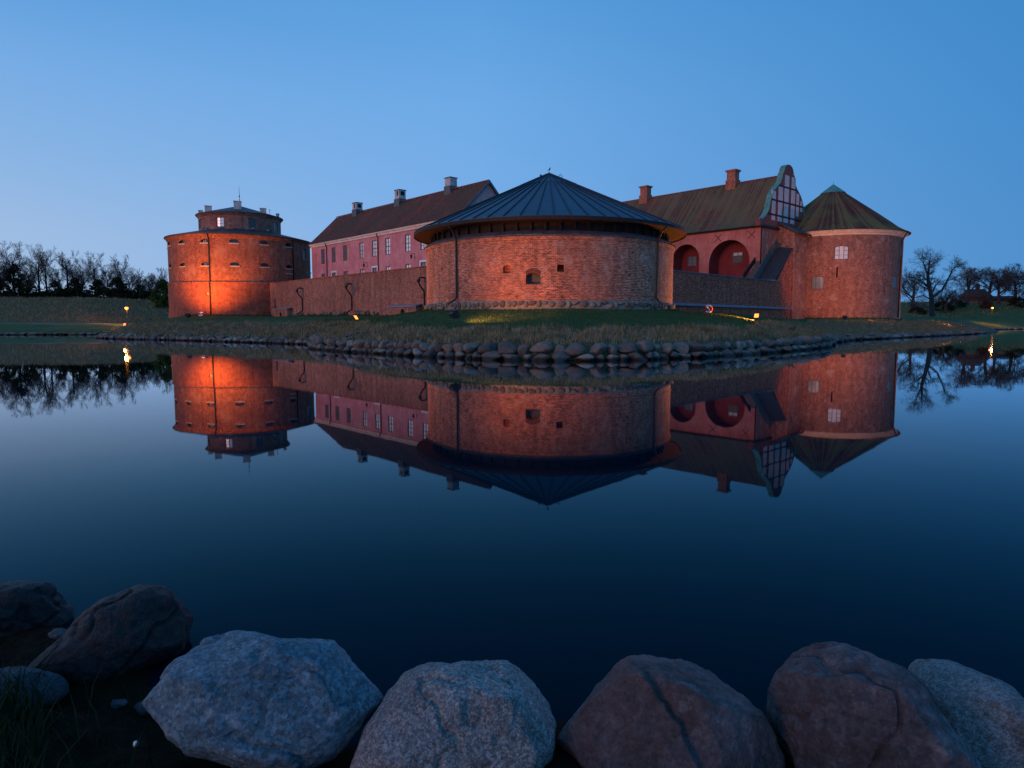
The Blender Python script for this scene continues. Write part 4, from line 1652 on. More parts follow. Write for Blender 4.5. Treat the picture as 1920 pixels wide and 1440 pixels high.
# curved gable
half = [(7.85, 15.45), (8.0, 15.8), (7.75, 16.1), (7.2, 16.35), (6.55, 16.75), (6.0, 17.25), (5.6, 17.9), (5.35, 18.6), (5.1, 19.3), (4.7, 20.0), (4.1, 20.7), (3.4, 21.2), (2.75, 21.6), (2.25, 22.1), (1.95, 22.7), (1.8, 23.2), (1.78, 23.4), (1.5, 23.42), (1.45, 23.7), (1.25, 24.15), (.9, 24.48), (.45, 24.65), (0, 24.7)]
gc = HW / 2 + .05
outl = [(gc - h, z) for h, z in half] + [(gc + h, z) for h, z in half[::-1][1:]]
g = MB()
nO = len(outl)
cen = (gc, 18.0)
for d_, rev in ((-.08, False), (.42, True)):
    for i in range(nO - 1):
        (s0, z0_), (s1, z1_) = outl[i], outl[i + 1]
        if i < nO // 2:
            j = nO - 1 - i
            (s3, z3_), (s2, z2_) = outl[j], outl[j - 1]
            if abs(s1 - s2) < 1e-6:
                pts = [fg(s0, z0_, d_), fg(s3, z3_, d_), fg(s1, z1_, d_)]
                uv_ = [(s0, z0_), (s3, z3_), (s1, z1_)]
            else:
                pts = [fg(s0, z0_, d_), fg(s3, z3_, d_), fg(s2, z2_, d_), fg(s1, z1_, d_)]
                uv_ = [(s0, z0_), (s3, z3_), (s2, z2_), (s1, z1_)]
            g.face(pts[::-1] if rev else pts, uv_)
g.build('gable', M['gable_frame'], H2)
cp = MB()
for i in range(nO - 1):
    (s0, z0_), (s1, z1_) = outl[i], outl[i + 1]
    t_ = Vector((s1 - s0, z1_ - z0_))
    t_.normalize()
    nrm = Vector((-t_.y, t_.x)) * .075
    A = [(s0, z0_), (s1, z1_), (s1 + nrm.x, z1_ + nrm.y), (s0 + nrm.x, z0_ + nrm.y)]
    cp.box8([fg(*A[0], -.18), fg(*A[1], -.18), fg(*A[1], .6), fg(*A[0], .6), fg(*A[3], -.18), fg(*A[2], -.18), fg(*A[2], .6), fg(*A[3], .6)])
cp.build('gable_coping', M['copper'], H2)
colx = [(2.25, 3.3), (4.12, 5.4), (5.95, 7.3), (8.1, 9.3), (9.85, 10.65), (11.2, 11.85)]
rowz = [(16.42, 17.05), (17.3, 19.12), (19.38, 21.32), (21.56, 23.2)]
okp = {0: (0, 1, 2), 1: (0, 1, 2), 2: (0, 1, 2, 3), 3: (0, 1, 2, 3), 4: (1, 2), 5: (1, 2)}
for ci, (a_, c_) in enumerate(colx):
    for ri in okp[ci]:
        z0_, z1_ = rowz[ri]
        if (ci, ri) == (0, 2):
            z1_ = 20.5
        if (ci, ri) == (4, 2):
            z1_ = 21.0
        if (ci, ri) == (4, 1):
            z0_ = 17.7
        if (ci, ri) == (5, 2):
            z1_ = 20.1
        if (ci, ri) == (5, 1):
            z0_ = 18.5
        b = MB()
        b.bmap(fg, a_, c_, z0_, z1_, -.13, .0)
        b.build('infill_panel', M['white_panel'], H2)
for zz in (17.17, 19.25, 21.44):
    hw = np.interp(zz, [h[1] for h in half], [h[0] for h in half]) - .25
    b = MB()
    b.bmap(fg, gc - hw, gc + hw, zz - .09, zz + .09, -.17, .0)
    b.build('gable_beam', M['timber'], H2)
b = MB()
b.bmap(fg, -1.15, -.05, 15.3, 16.3, -.15, .55)
b.bmap(fg, HW + .05, HW + 1.1, 15.3, 16.3, -.15, .55)
b.build('gable_foot', M['gable_frame'], H2)
b = MB()
b.bmap(fg, -.9, 4.6, 15.12, 15.38, -.35, .0)
b.build('lead_moulding', M['timber'], H2)
downpipe(H2, [fk(.1, 15.3, -.3), fk(.1, 15.0, -.12), fk(.1, 7.6, -.12)], .08)
for s in (1.6, 6.9):
    b = MB()
    for sg in (-1, 1):
        b.box8([fk(s - .55, 14.3 - sg * .5, -.06), fk(s - .5, 14.3 - sg * .55, -.06), fk(s + .55, 14.3 + sg * .5, -.06), fk(s + .5, 14.3 + sg * .55, -.06),
                fk(s - .55, 14.3 - sg * .5, .0), fk(s - .5, 14.3 - sg * .55, .0), fk(s + .55, 14.3 + sg * .5, .0), fk(s + .5, 14.3 + sg * .55, .0)])
    b.build('wall_anchor', M['black'], H2)

# ================================================================== stair turret between the hall and the right tower
T4 = thing('stair_turret', 'narrow square brick turret with lean-to roof wedged between hall gable and right tower', 'tower', (*(C + uR * 55.5 - nR * 1.4), 2.5))
ft = flat_map(C, uR, nR, .22)
b = MB()
wall_mesh(b, ft, 52.6, 61.0, 2.0, 14.6, [dict(u0=53.65, u1=54.15, z0=11.9, z1=12.75, depth=.3), dict(u0=56.25, u1=56.6, z0=10.3, z1=10.75, depth=.3)], 1.0)
b.build('front_wall', [M['brick_right'], M['void']], T4)
b = MB()
b.face([ft(52.6, 2.0, 3.0), ft(52.6, 2.0, 0), ft(52.6, 14.6, 0), ft(52.6, 16.2, 3.0)], [(3, 2), (0, 2), (0, 14.6), (3, 16.2)])
b.build('side_wall', M['brick_wall'], T4)
b = MB()
b.box8([ft(52.3, 14.45, -.45), ft(59.8, 14.45, -.45), ft(59.8, 16.45, 3.1), ft(52.3, 16.45, 3.1), ft(52.3, 14.7, -.45), ft(59.8, 14.7, -.45), ft(59.8, 16.7, 3.1), ft(52.3, 16.7, 3.1)])
b.build('lean_to_roof', M['slate'], T4)
b = MB()
b.tube([ft(52.3, 14.55, -.52), ft(58.4, 14.5, -.52)], .11, 8)
b.build('gutter', M['black_pipe'], T4)
b = MB()
b.bmap(flat_map(C + uR * 52.58, -nR, -uR), 1.7, 3.1, 8.0, 13.3, -.06, .02)
b.build('stair_door', M['wood_grey'], T4)
b = MB()
b.bmap(ft, 52.55, 59.0, 2.0, 3.7, -.08, .05)
b.build('plinth', M['brick_right'], T4)
downpipe(T4, [ft(58.0, 14.5, -.5), ft(57.75, 14.1, -.2), ft(57.75, 13.5, -.12), ft(57.75, 2.6, -.12)], .10)

# ================================================================== right tower
T3 = thing('round_tower', 'round brick tower at right under a steep mossy tiled cone with green copper tip', 'tower', (RT[0], RT[1], 2.3))
f4 = round_map(RT, RR)
d4 = lambda d: R_(d) * RR
ops = [dict(u0=d4(-112.2), u1=d4(-101.4), z0=10.92, z1=12.72, rise=.22, depth=.22, back=False),
       dict(u0=d4(-128.9), u1=d4(-119.0), z0=6.72, z1=8.45, rise=.22, depth=.22, back=False),
       dict(u0=d4(-110.2), u1=d4(-108.9), z0=8.35, z1=9.85, depth=.5),
       dict(u0=d4(-56.3), u1=d4(-48.2), z0=6.85, z1=8.7, rise=.0, depth=.2, back=False)]
b = MB()
wall_mesh(b, f4, d4(-180), d4(180), 2.0, 14.75, ops, .5)
w = b.build('wall', [M['brick_right'], M['void']], T3)
weld(w.data)
window(T3, f4, d4(-112.1), d4(-101.5), 10.93, 12.72, .21, .1, 3, 3, .07, .06, 'frame', 'pane_cream')
window(T3, f4, d4(-128.8), d4(-119.1), 6.73, 8.45, .21, .1, 3, 1, .07, .04, 'shutter', 'pane_grey', label='closed grey boarded window')
window(T3, f4, d4(-56.2), d4(-48.3), 6.86, 8.69, 0, .08, 3, 1, .07, .05, 'frame', 'pane_grey')
b = MB()
b.bmap(f4, d4(-46.2), d4(-42.0), 11.5, 13.2, -.12, .05)
b.build('shutter', M['shutter'], T3)
b = MB()
b.lathe([(RR - .02, 3.9), (RR + .07, 3.85), (RR + .09, 2.0)], RT, 120)
b.build('plinth', M['brick_right'], T3)
b = MB()
b.lathe([(RR - .02, 14.42), (RR + .10, 14.46), (RR + .12, 14.66), (RR + .34, 14.78), (RR + .46, 15.0), (RR + .58, 15.06), (RR + .58, 15.16), (RR - .2, 15.2)], RT, 120)
w = b.build('cornice', M['white_plaster'], T3)
for dg in (-45.6,):
    downpipe(T3, [cyl_pt(RT, RR + .8, dg, 15.05), cyl_pt(RT, RR + .45, dg, 14.5), cyl_pt(RT, RR + .14, dg, 13.9), cyl_pt(RT, RR + .14, dg, 2.6)], .10)
# cone of pantiles
prof = [(RR + .92, 15.16), (RR + .2, 15.5), (RR - .7, 16.05), (RR - 1.5, 16.72), (6.6, 18.25), (4.6, 19.8), (2.8, 21.2), (1.0, 22.6)]
nt = 210 * 4
V, F, U = [], [], []
dist = [0]
for (a0, a1), (b0, b1) in zip(prof[:-1], prof[1:]):
    dist.append(dist[-1] + math.hypot(b0 - a0, b1 - a1))
for i in range(nt):
    a_ = 2 * math.pi * i / nt
    for (r, z) in prof:
        h = .045 * min(1, r / 8) * math.sin(2 * math.pi * i / 4)
        V.append((RT[0] + (r + h * .6) * math.cos(a_), RT[1] + (r + h * .6) * math.sin(a_), z + h))
kk = len(prof)
for i in range(nt):
    for j in range(kk - 1):
        i2 = (i + 1) % nt
        F.append((i * kk + j, i2 * kk + j, i2 * kk + j + 1, i * kk + j + 1))
        U += [(i * .075, dist[j]), ((i + 1) * .075, dist[j]), ((i + 1) * .075, dist[j + 1]), (i * .075, dist[j + 1])]
link('tiled_roof', mesh('tiled_roof', V, F, M['tile_tower'], U, True), T3)
b = MB()
b.lathe([(1.85, 22.02), (1.80, 22.14), (.0, 23.52)], RT, 24)
b.tube([(RT[0], RT[1], 23.4), (RT[0], RT[1], 23.95)], .03, 5)
b.build('copper_cap', M['copper'], T3)

# ================================================================== shore revetments
shore_meshes = []
for i in range(14):
    me = stone_mesh(300 + i, 3, .30, (1, 1, 1), 10, .55, .82, .92)
    me.materials.append(M['shore_stone'])
    shore_meshes.append(me)


def poly_walk(pts, spacing):
    pts = [np.array(p, float) for p in pts]
    out = []
    seg = 0
    pos = pts[0].copy()
    while seg < len(pts) - 1:
        w_ = spacing()
        need = w_
        start = pos.copy()
        while seg < len(pts) - 1:
            d_ = np.linalg.norm(pts[seg + 1] - pos)
            if d_ > need:
                t_ = (pts[seg + 1] - pos) / d_
                pos = pos + t_ * need
                out.append(((start + pos) / 2, t_, w_))
                break
            need -= d_
            seg += 1
            pos = pts[seg].copy()
    return out


def revet(name, label, pts, spacing, courses):
    c0 = np.mean(np.array(pts), axis=0)
    t = thing(name, label, 'stone wall', (c0[0], c0[1], 0))
    cnt = 0
    for (off, z, hgt, jit, prob) in courses:
        for p, tg, w_ in poly_walk(pts, spacing):
            if random.random() > prob:
                continue
            n_ = np.array([-tg[1], tg[0]])
            q = p + n_ * (off + random.uniform(-.08, .08))
            o = bpy.data.objects.new('stone', shore_meshes[random.randrange(14)])
            COL.objects.link(o)
            o.parent = t
            o.location = (q[0] - c0[0], q[1] - c0[1], z + random.uniform(-jit, jit))
            o.rotation_euler = (random.uniform(-.28, .28), random.uniform(-.28, .28), math.atan2(tg[1], tg[0]) + random.choice((0, math.pi)) + random.uniform(-.3, .3))
            s_ = random.uniform(.85, 1.2)
            o.scale = (w_ * .525, w_ * random.uniform(.42, .6), hgt * s_ * min(1.15, .72 + .4 * w_))
            cnt += 1
    return t, cnt


I = [tuple(p) for p in ISLAND]
rv1 = revet('stone_revetment', 'two course boulder revetment along the waterline of the front grass bank', I[5:20], lambda: random.choice((random.uniform(.42, .7), random.uniform(.5, .9), random.uniform(.8, 1.15))), [(.12, .10, .24, .03, 1.0), (.42, .50, .28, .035, 1.0)])
rv2 = revet('stone_revetment', 'single course of shore stones along the left bank below the left tower', I[0:6], lambda: random.uniform(.45, .95), [(.2, .14, .27, .04, 1.0), (.6, .40, .16, .04, .6)])
rv3 = revet('stone_revetment', 'low line of shore stones receding along the right bank below the right tower', I[19:24], lambda: random.uniform(.55, 1.3), [(.25, .12, .28, .08, .93), (.8, .36, .2, .06, .45)])
O_ = [tuple(p) for p in OUTER]
rv4 = revet('stone_revetment', 'thin line of dark stones edging the far left bank', O_[1:4], lambda: random.uniform(.7, 1.6), [(-.2, .1, .26, .08, .9)])
rv5 = revet('stone_revetment', 'thin line of pale stones edging the far right bank', O_[9:12], lambda: random.uniform(.7, 1.6), [(-.2, .1, .32, .08, .9)])
rv5[0]  # far edges

# ================================================================== grass


def blades(name, xy, z, hmin, hmax, wid, mat, lean=.5, seed=1, clump=0):
    r = np.random.default_rng(seed)
    n = len(xy)
    ang = r.uniform(0, 2 * math.pi, n)
    h = r.uniform(hmin, hmax, n)
    if clump:
        cn = fbm(np.c_[xy[:, 0] * 1.1, xy[:, 1] * 1.1, xy[:, 0] * 0 + 2], 3)
        h = h * np.clip(1 + clump * 1.9 * cn, .35, 1.9)
    w_ = wid * r.uniform(.7, 1.3, n)
    la = r.uniform(0, 2 * math.pi, n)
    ll = r.uniform(.1, lean, n) * h
    bx, by = np.cos(ang) * w_ / 2, np.sin(ang) * w_ / 2
    x, y = xy[:, 0], xy[:, 1]
    V = np.empty((n, 5, 3))
    V[:, 0] = np.c_[x - bx, y - by, z - .03]
    V[:, 1] = np.c_[x + bx, y + by, z - .03]
    mx, my = np.cos(la) * ll * .35, np.sin(la) * ll * .35
    V[:, 2] = np.c_[x + mx + bx * .7, y + my + by * .7, z + h * .6]
    V[:, 3] = np.c_[x + mx - bx * .7, y + my - by * .7, z + h * .6]
    V[:, 4] = np.c_[x + np.cos(la) * ll, y + np.sin(la) * ll, z + h]
    i = np.arange(n)[:, None] * 5
    T = np.concatenate([i + [0, 1, 2], i + [0, 2, 3], i + [3, 2, 4]])
    o = link(name, np_mesh(name, V.reshape(-1, 3), T, M[mat]))
    o['kind'] = 'stuff'
    return o


def scatter(n, box, keep, seed):
    r = np.random.default_rng(seed)
    P = np.c_[r.uniform(box[0], box[1], n), r.uniform(box[2], box[3], n)]
    z, dry, path = terrain(P)
    d = seg_dist(P, ISLAND)
    k_ = keep(P, z, dry, d, r)
    return P[k_], z[k_], d[k_]


# dense dry grass on the island slope, clumped by noise
def keep_dry(P, z, dry, d, r):
    cl = fbm(np.c_[P[:, 0] * .8, P[:, 1] * .8, P[:, 0] * 0 + 9], 3)
    return (d > .75) & (d < 12) & (dry > .25 + .25 * r.random(len(P))) & (P[:, 1] < 122) & (r.random(len(P)) < .55 + .6 * cl)


bands = [((-20, 26, 30, 60), 230000, .030, 11), ((-52, -14, 52, 86), 150000, .045, 12), ((24, 92, 54, 124), 330000, .05, 13)]
XY, ZZ, WW = [], [], []
for bx_, n_, w_, sd in bands:
    P_, z_, d_ = scatter(n_, bx_, keep_dry, sd)
    XY.append(P_)
    ZZ.append(z_)
dry_xy, dry_z = np.concatenate(XY), np.concatenate(ZZ)
blades('dry_grass', dry_xy, dry_z, .13, .36, .035, 'dry_blade', .9, 21, .55)


def keep_lawn(P, z, dry, d, r):
    far = np.hypot(P[:, 0], P[:, 1])
    a = np.arctan2(P[:, 1] - C[1], P[:, 0] - C[0])
    return (d > 2) & (dry < .6) & (np.hypot(P[:, 0] - C[0], P[:, 1] - C[1]) > RC + .1) & (r.random(len(P)) < .9)


P_, z_, d_ = scatter(120000, (-20, 28, 34, 70), keep_lawn, 31)
P2, z2, d2_ = scatter(60000, (-56, 75, 60, 108), keep_lawn, 32)
blades('lawn_grass', np.concatenate([P_, P2]), np.concatenate([z_, z2]), .04, .10, .035, 'green_blade', .9, 22)
# taller tufts at the foot of the walls
r_ = np.random.default_rng(5)
tx = []
for i in range(70):
    a_ = r_.choice([r_.uniform(-185, -140), r_.uniform(-40, 0), r_.uniform(-180, 0)])
    for k_ in range(9):
        rr = RC + .25 + abs(r_.normal()) * .12
        tx.append(cyl_pt(C, rr, a_ + r_.normal() * .6, 0)[:2])
for i in range(220):
    s = r_.uniform(19, 57)
    for k_ in range(14):
        tx.append(fw1(s + r_.normal() * .25, 0, -.25 - abs(r_.normal()) * .2)[:2])
for i in range(200):
    a_ = r_.uniform(-150, -30)
    for k_ in range(12):
        tx.append(cyl_pt(RT, RR + .2 + abs(r_.normal()) * .15, a_ + r_.normal() * .8, 0)[:2])
        tx.append(cyl_pt(LT, RL + .35 + abs(r_.normal()) * .15, a_ + r_.normal() * .8, 0)[:2])
tx = np.array(tx)
tz = terrain(tx)[0]
blades('foot_grass', tx, tz, .06, .24, .04, 'green_blade', .7, 23)
# rough tufts on the far mounds
P3, z3, _ = scatter(90000, (-150, -40, 112, 165), lambda P, z, dry, d, r: (d < -3) & (z > 2.0) & (r.random(len(P)) < .7), 33)
P4, z4, _ = scatter(60000, (100, 260, 190, 262), lambda P, z, dry, d, r: (d < -3) & (z > 3.0) & (r.random(len(P)) < .6), 34)
blades('mound_grass', np.concatenate([P3, P4]), np.concatenate([z3, z4]), .15, .5, .10, 'dry_blade', .8, 24, .8)

# grass by the camera
r_ = np.random.default_rng(8)
n_ = 5200
gx_ = r_.uniform(-3.2, -1.15, n_)
gy_ = r_.uniform(1.9, 2.9, n_)
kp = r_.random(n_) < np.where(gx_ < -1.72 - (gy_ - 2.3) * .7, .9, .035)
g2 = np.c_[gx_[kp], gy_[kp]]
gz_ = near_z(g2[:, 0], g2[:, 1])
blades('near_grass', g2, gz_, .06, .26, .008, 'near_blade', .8, 25)
gx_ = r_.uniform(-.4, 2.3, 900)
gy_ = r_.uniform(1.85, 2.1, 900)
g3 = np.c_[gx_, gy_]
blades('bank_grass', g3, near_z(gx_, gy_), .04, .16, .005, 'near_blade', 1.0, 26)

# ================================================================== boulders in the foreground


def boulder(name, label, ctr, az, down, rad, thick, mat, seed, facets=5, rough=.05, squ=2.3, fh_=.86, ledge=None):
    nth, nps = 220, 130
    th = np.linspace(0, 2 * math.pi, nth, endpoint=False)
    rad = np.array(rad, float) / 1000.0
    m_ = len(rad)
    rr = np.interp(th, np.arange(m_ + 1) * 2 * math.pi / m_, np.append(rad, rad[0]))
    kern = np.array([.4, 1, 3, 1, .4]) / 5.8
    rr = sum(kern[j] * np.roll(rr, j - 2) for j in range(5))
    ps = np.linspace(-math.pi / 2, math.pi / 2, nps)
    mean = rr.mean()
    s = np.sin(ps)
    cz = np.maximum(1 - np.abs(s) ** squ, 0) ** (1 / squ)
    TH, S = np.meshgrid(th, s)
    CZ = np.repeat(cz[:, None], nth, 1)
    round_r = mean + (rr[None, :] - mean) * (.35 + .65 * CZ)
    A = np.cos(TH) * round_r * CZ
    B = np.sin(TH) * round_r * CZ
    Dp = S * thick
    Pl = np.c_[A.ravel(), B.ravel(), Dp.ravel()]
    r = np.random.default_rng(seed)
    for k_ in range(facets):
        n = r.normal(size=3)
        n[2] = -abs(n[2]) * 2.2
        n /= np.linalg.norm(n)
        pr = Pl @ n
        h = pr.max() * r.uniform(fh_ - .08, fh_ + .05)
        ex = np.maximum(pr - h, 0)
        Pl = Pl - ex[:, None] * n * .93
    un = Pl / (np.linalg.norm(Pl, axis=1)[:, None] + 1e-6)
    q = Pl * 3.2 + seed * 5.3
    disp = rough * fbm(q, 5, .55) + rough * .38 * fbm(q * 6, 4, .65)
    crack = np.abs(fbm(q * .45 + 40, 4, .55))
    disp = disp - rough * .55 * np.exp(-(crack / .018) ** 2) * (facets > 5)
    if ledge:
        la_, lc_, ld_ = ledge
        tt = Pl[:, 0] * math.cos(la_) + Pl[:, 1] * math.sin(la_) - lc_ + .075 * fbm(Pl * 5 + 3, 4)
        front = np.clip(-Pl[:, 2] / thick, 0, 1)
        disp = disp - ld_ * (sstep(-.010, .022, tt) * np.exp(-np.maximum(tt, 0) / .20)) * front
    Pl = Pl + un * disp[:, None]
    azr, dn = R_(az), R_(down)
    v = np.array([math.sin(azr) * math.cos(dn), math.cos(azr) * math.cos(dn), -math.sin(dn)])
    rt = np.array([math.cos(azr), -math.sin(azr), 0])
    upv = np.cross(rt, v)
    Wd = Pl[:, :1] * rt + Pl[:, 1:2] * upv + Pl[:, 2:] * v
    idx_ = np.arange(nth * nps).reshape(nps, nth)
    nxt = np.roll(idx_, -1, 1)
    qd = np.stack([idx_[:-1], nxt[:-1], nxt[1:], idx_[1:]], -1).reshape(-1, 4)
    me = np_mesh(name, Wd, qd, M[mat], True)
    o = link(name, me)
    o.location = ctr
    if mat == 'b_wet':
        o.scale = (1.10, 1.10, 1.10)
    tag(o, label, 'boulder')
    return o


M['b_grey'] = boulder_mat('blue_grey_granite', (.10, .19, .23), (.19, .29, .34), None, .62, (.5, 1.6), 26, lichen=(.38, .46, .52), lth=.60, lam=.7)
M['b_beige'] = boulder_mat('beige_granite', (.24, .255, .25), (.38, .375, .36), (.20, .22, .22), .6, (.4, 1.9), 44, lichen=(.60, .62, .66), lth=.68, lam=.8)
M['b_red'] = boulder_mat('reddish_sandstone', (.12, .098, .105), (.19, .18, .195), (.11, .065, .058), .5, (.7, 1.3), 26, lichen=(.26, .27, .29), lth=.63, lam=.45)
M['b_dark'] = boulder_mat('dark_red_gneiss', (.060, .048, .054), (.11, .098, .105), (.20, .20, .21), .60, (.7, 1.4), 24, streaks=True, lichen=(.16, .15, .15), lth=.68, lam=.45)
M['b_pale'] = boulder_mat('pale_granite', (.25, .28, .28), (.40, .41, .40), (.10, .085, .075), .58, (.5, 1.6), 50, lichen=(.07, .055, .05), lth=.60, lam=.7)
M['b_wet'] = boulder_mat('wet_dark_rock', (.010, .009, .010), (.030, .026, .026), (.045, .038, .037), .62, (.6, 1.5), 22, streaks=True, lichen=(.16, .15, .145), lth=.70, lam=.5, rough=.6)
M['b_blue'] = boulder_mat('dark_blue_rock', (.035, .05, .06), (.085, .11, .125), None, .62, (.6, 1.5), 26, lichen=(.25, .26, .27), lth=.62, lam=.5)  # darker blue tone than the big granite boulder

boulder('boulder', 'largest blue grey granite boulder with white lichen flecks at lower left', (-.976, 2.492, .269), -21.4, 28.96,
        [468, 409, 375, 334, 283, 252, 235, 226, 233, 249, 274, 300, 321, 338, 357, 377, 389, 415, 422, 382, 319, 280, 253, 237, 230, 228, 234, 245, 259, 286, 308, 335, 362, 374, 407, 463], .30, 'b_grey', 1, 9, .030, 2.3, .88)
boulder('boulder', 'rounded beige speckled boulder with a white streak, beside the blue grey one', (-.228, 2.444, .136), -5.33, 33.32,
        [388, 407, 413, 399, 377, 353, 316, 297, 286, 280, 291, 302, 307, 312, 310, 311, 325, 346, 361, 384, 394, 369, 335, 295, 272, 259, 255, 258, 255, 260, 274, 299, 340, 377, 371, 376], .32, 'b_beige', 2, 7, .030, 2.3, .9)
boulder('boulder', 'reddish brown boulder with a diagonal crack near the middle of the shore', (.614, 2.447, .137), 14.08, 32.6,
        [414, 386, 371, 349, 342, 330, 324, 300, 296, 292, 298, 313, 331, 343, 382, 435, 438, 435, 440, 448, 468, 476, 446, 372, 328, 301, 286, 279, 266, 263, 267, 280, 305, 345, 413, 421], .33, 'b_red', 5, 10, .030, 2.5, .84, ledge=(.60, .03, .055))
boulder('boulder', 'dark purplish boulder with a tall rounded top, second from right', (1.363, 2.38, .205), 29.79, 29.4,
        [320, 277, 250, 239, 240, 259, 264, 264, 264, 273, 292, 321, 335, 351, 362, 371, 382, 395, 387, 360, 337, 330, 334, 349, 331, 307, 294, 291, 287, 273, 269, 272, 285, 308, 347, 337], .33, 'b_dark', 9, 9, .036, 2.2, .88)
boulder('boulder', 'smooth pale boulder at the right edge leaning behind the dark one', (1.908, 2.58, .12), 36.48, 26.93,
        [225, 220, 221, 213, 204, 203, 206, 204, 205, 210, 223, 244, 269, 286, 301, 303, 271, 224, 188, 166, 153, 146, 143, 145, 152, 157, 167, 185, 212, 217, 229, 252, 251, 239, 234, 237], .26, 'b_pale', 14, 4, .018, 2.1, .92)
boulder('boulder', 'dark flat topped rock at the left edge standing in the water', (-2.936, 3.776, .029), -37.87, 19.79,
        [267, 244, 231, 231, 218, 196, 182, 176, 174, 173, 176, 184, 200, 225, 242, 247, 261, 265, 239, 224, 215, 192, 178, 171, 169, 170, 167, 170, 178, 192, 210, 230, 263, 290, 301, 290], .30, 'b_wet', 21, 6, .04, 2.4, .93)
boulder('boulder', 'black sloping rock behind the blue grey boulder, dipping to the left', (-2.087, 3.329, .114), -32.08, 22.61,
        [370, 366, 350, 336, 303, 283, 261, 231, 210, 201, 198, 191, 189, 189, 188, 193, 206, 235, 284, 341, 321, 306, 276, 259, 243, 225, 216, 214, 211, 206, 208, 218, 243, 282, 336, 373], .30, 'b_wet', 26, 6, .035, 2.5, .94)
boulder('boulder', 'low bluish rock at the lower left edge above the grass', (-2.214, 2.854, .102), -37.8, 24.53,
        [175, 157, 133, 119, 111, 103, 99, 98, 100, 103, 107, 116, 129, 143, 166, 176, 183, 169, 162, 152, 130, 117, 109, 104, 97, 93, 92, 93, 95, 100, 109, 124, 149, 165, 185, 187], .15, 'b_blue', 31, 4, .02, 2.3, .88)
# pebbles between the boulders
pm_ = []
for i in range(4):
    me = stone_mesh(500 + i, 3, .3)
    me.materials.append(M['b_blue'])
    pm_.append(me)
for i, (x_, y_, s_, lb) in enumerate(((-1.60, 2.82, .055, 'small pale pebble against the left flank of the blue grey boulder'), (-1.76, 2.84, .03, 'small pebble lying in the dark gap left of the blue grey boulder'),
                                      (-2.42, 3.42, .04, 'small brownish stone wedged between the two dark rocks'), (.16, 2.98, .04, 'small stone just under water between beige and reddish boulders'))):
    o = bpy.data.objects.new('pebble', pm_[i])
    COL.objects.link(o)
    o.location = (x_, y_, float(near_z(np.array([x_]), np.array([y_]))[0]) + s_ * .3 if i < 2 else (.10 if i == 2 else -.03))
    o.scale = (s_ * 1.4, s_, s_ * .6)
    tag(o, lb, 'stone')
# daisy at lower left
fx, fy = -1.375, 2.30
fz = float(near_z(np.array([fx]), np.array([fy]))[0])
DZ = thing('flower', 'single closed white daisy on a thin green stem in dark grass', 'flower', (fx, fy, fz))
b = MB()
b.tube([(fx - .02, fy, fz), (fx - .008, fy, fz + .06), (fx, fy, fz + .115)], .0022, 6)
b.build('stem', M['leaf'], DZ)
b = MB()
b.tube([(fx, fy, fz + .112), (fx + .002, fy, fz + .118), (fx + .005, fy, fz + .128), (fx + .007, fy, fz + .134)], [.002, .008, .009, .003], 10)
b.build('bud', M['white_paint'], DZ, True)

# ================================================================== trees


class Tree:
    def __init__(self, seed):
        self.r = random.Random(seed)
        self.T = ([], [])
        self.B = ([], [])

    def tube(self, store, pts, rs, n):
        V, F = store
        base = len(V)
        a = None
        k_ = len(pts)
        for i, p in enumerate(pts):
            t = pts[min(i + 1, k_ - 1)] - pts[max(i - 1, 0)]
            t.normalize()
            a = t.orthogonal().normalized() if a is None else (a - t * a.dot(t)).normalized()
            b_ = t.cross(a)
            for j in range(n):
                an = 2 * math.pi * j / n
                V.append(p + (a * math.cos(an) + b_ * math.sin(an)) * rs[i])
        for i in range(k_ - 1):
            for j in range(n):
                j2 = (j + 1) % n
                F.append((base + i * n + j, base + i * n + j2, base + (i + 1) * n + j2, base + (i + 1) * n + j))

    def grow(self, p, d, L_, r, lev, spec):
        R0 = self.r
        seg = spec['seg'][lev]
        pts, rs = [p.copy()], [r]
        d = d.normalized()
        wob = spec['wob'][lev]
        endr = max(r * spec['taper'][lev], .009)
        for i in range(seg):
            d = (d + Vector((R0.gauss(0, wob), R0.gauss(0, wob), R0.gauss(0, wob) + spec['upc'][lev]))).normalized()
            p = p + d * (L_ / seg)
            pts.append(p.copy())
            rs.append(r + (endr - r) * (i + 1) / seg)
        st = self.T if lev < spec['trunklev'] else self.B
        self.tube(st, pts, rs, spec['sides'][lev])
        self.spawn(pts, rs, L_, lev, spec)

    def spawn(self, pts, rs, L_, lev, spec):
        R0 = self.r
        if lev >= len(spec['num']):
            return
        nb_ = spec['num'][lev]
        for k_ in range(nb_):
            t = spec['start'][lev] + (1 - spec['start'][lev]) * ((k_ + R0.random()) / nb_)
            f_ = t * (len(pts) - 1)
            i = min(int(f_), len(pts) - 2)
            q = pts[i].lerp(pts[i + 1], f_ - i)
            rr = rs[i] + (rs[i + 1] - rs[i]) * (f_ - i)
            tg = (pts[i + 1] - pts[i]).normalized()
            an = R0.uniform(0, 2 * math.pi)
            o = tg.orthogonal().normalized()
            o = (o * math.cos(an) + tg.cross(o) * math.sin(an))
            sp = R_(spec['ang'][lev] * R0.uniform(.7, 1.25))
            nd = tg * math.cos(sp) + o * math.sin(sp)
            ln = L_ * spec['len'][lev] * R0.uniform(.7, 1.2) * (1 - spec['fall'][lev] * t)
            self.grow(q, nd, ln, max(rr * spec['rad'][lev], .011), lev + 1, spec)

    def meshes(self, tm, bm_):
        out = []
        for (V, F), m_ in ((self.T, tm), (self.B, bm_)):
            if V:
                out.append(np_mesh('tree_part', np.array([tuple(v) for v in V]), np.array(F), m_, True))
            else:
                out.append(None)
        return out


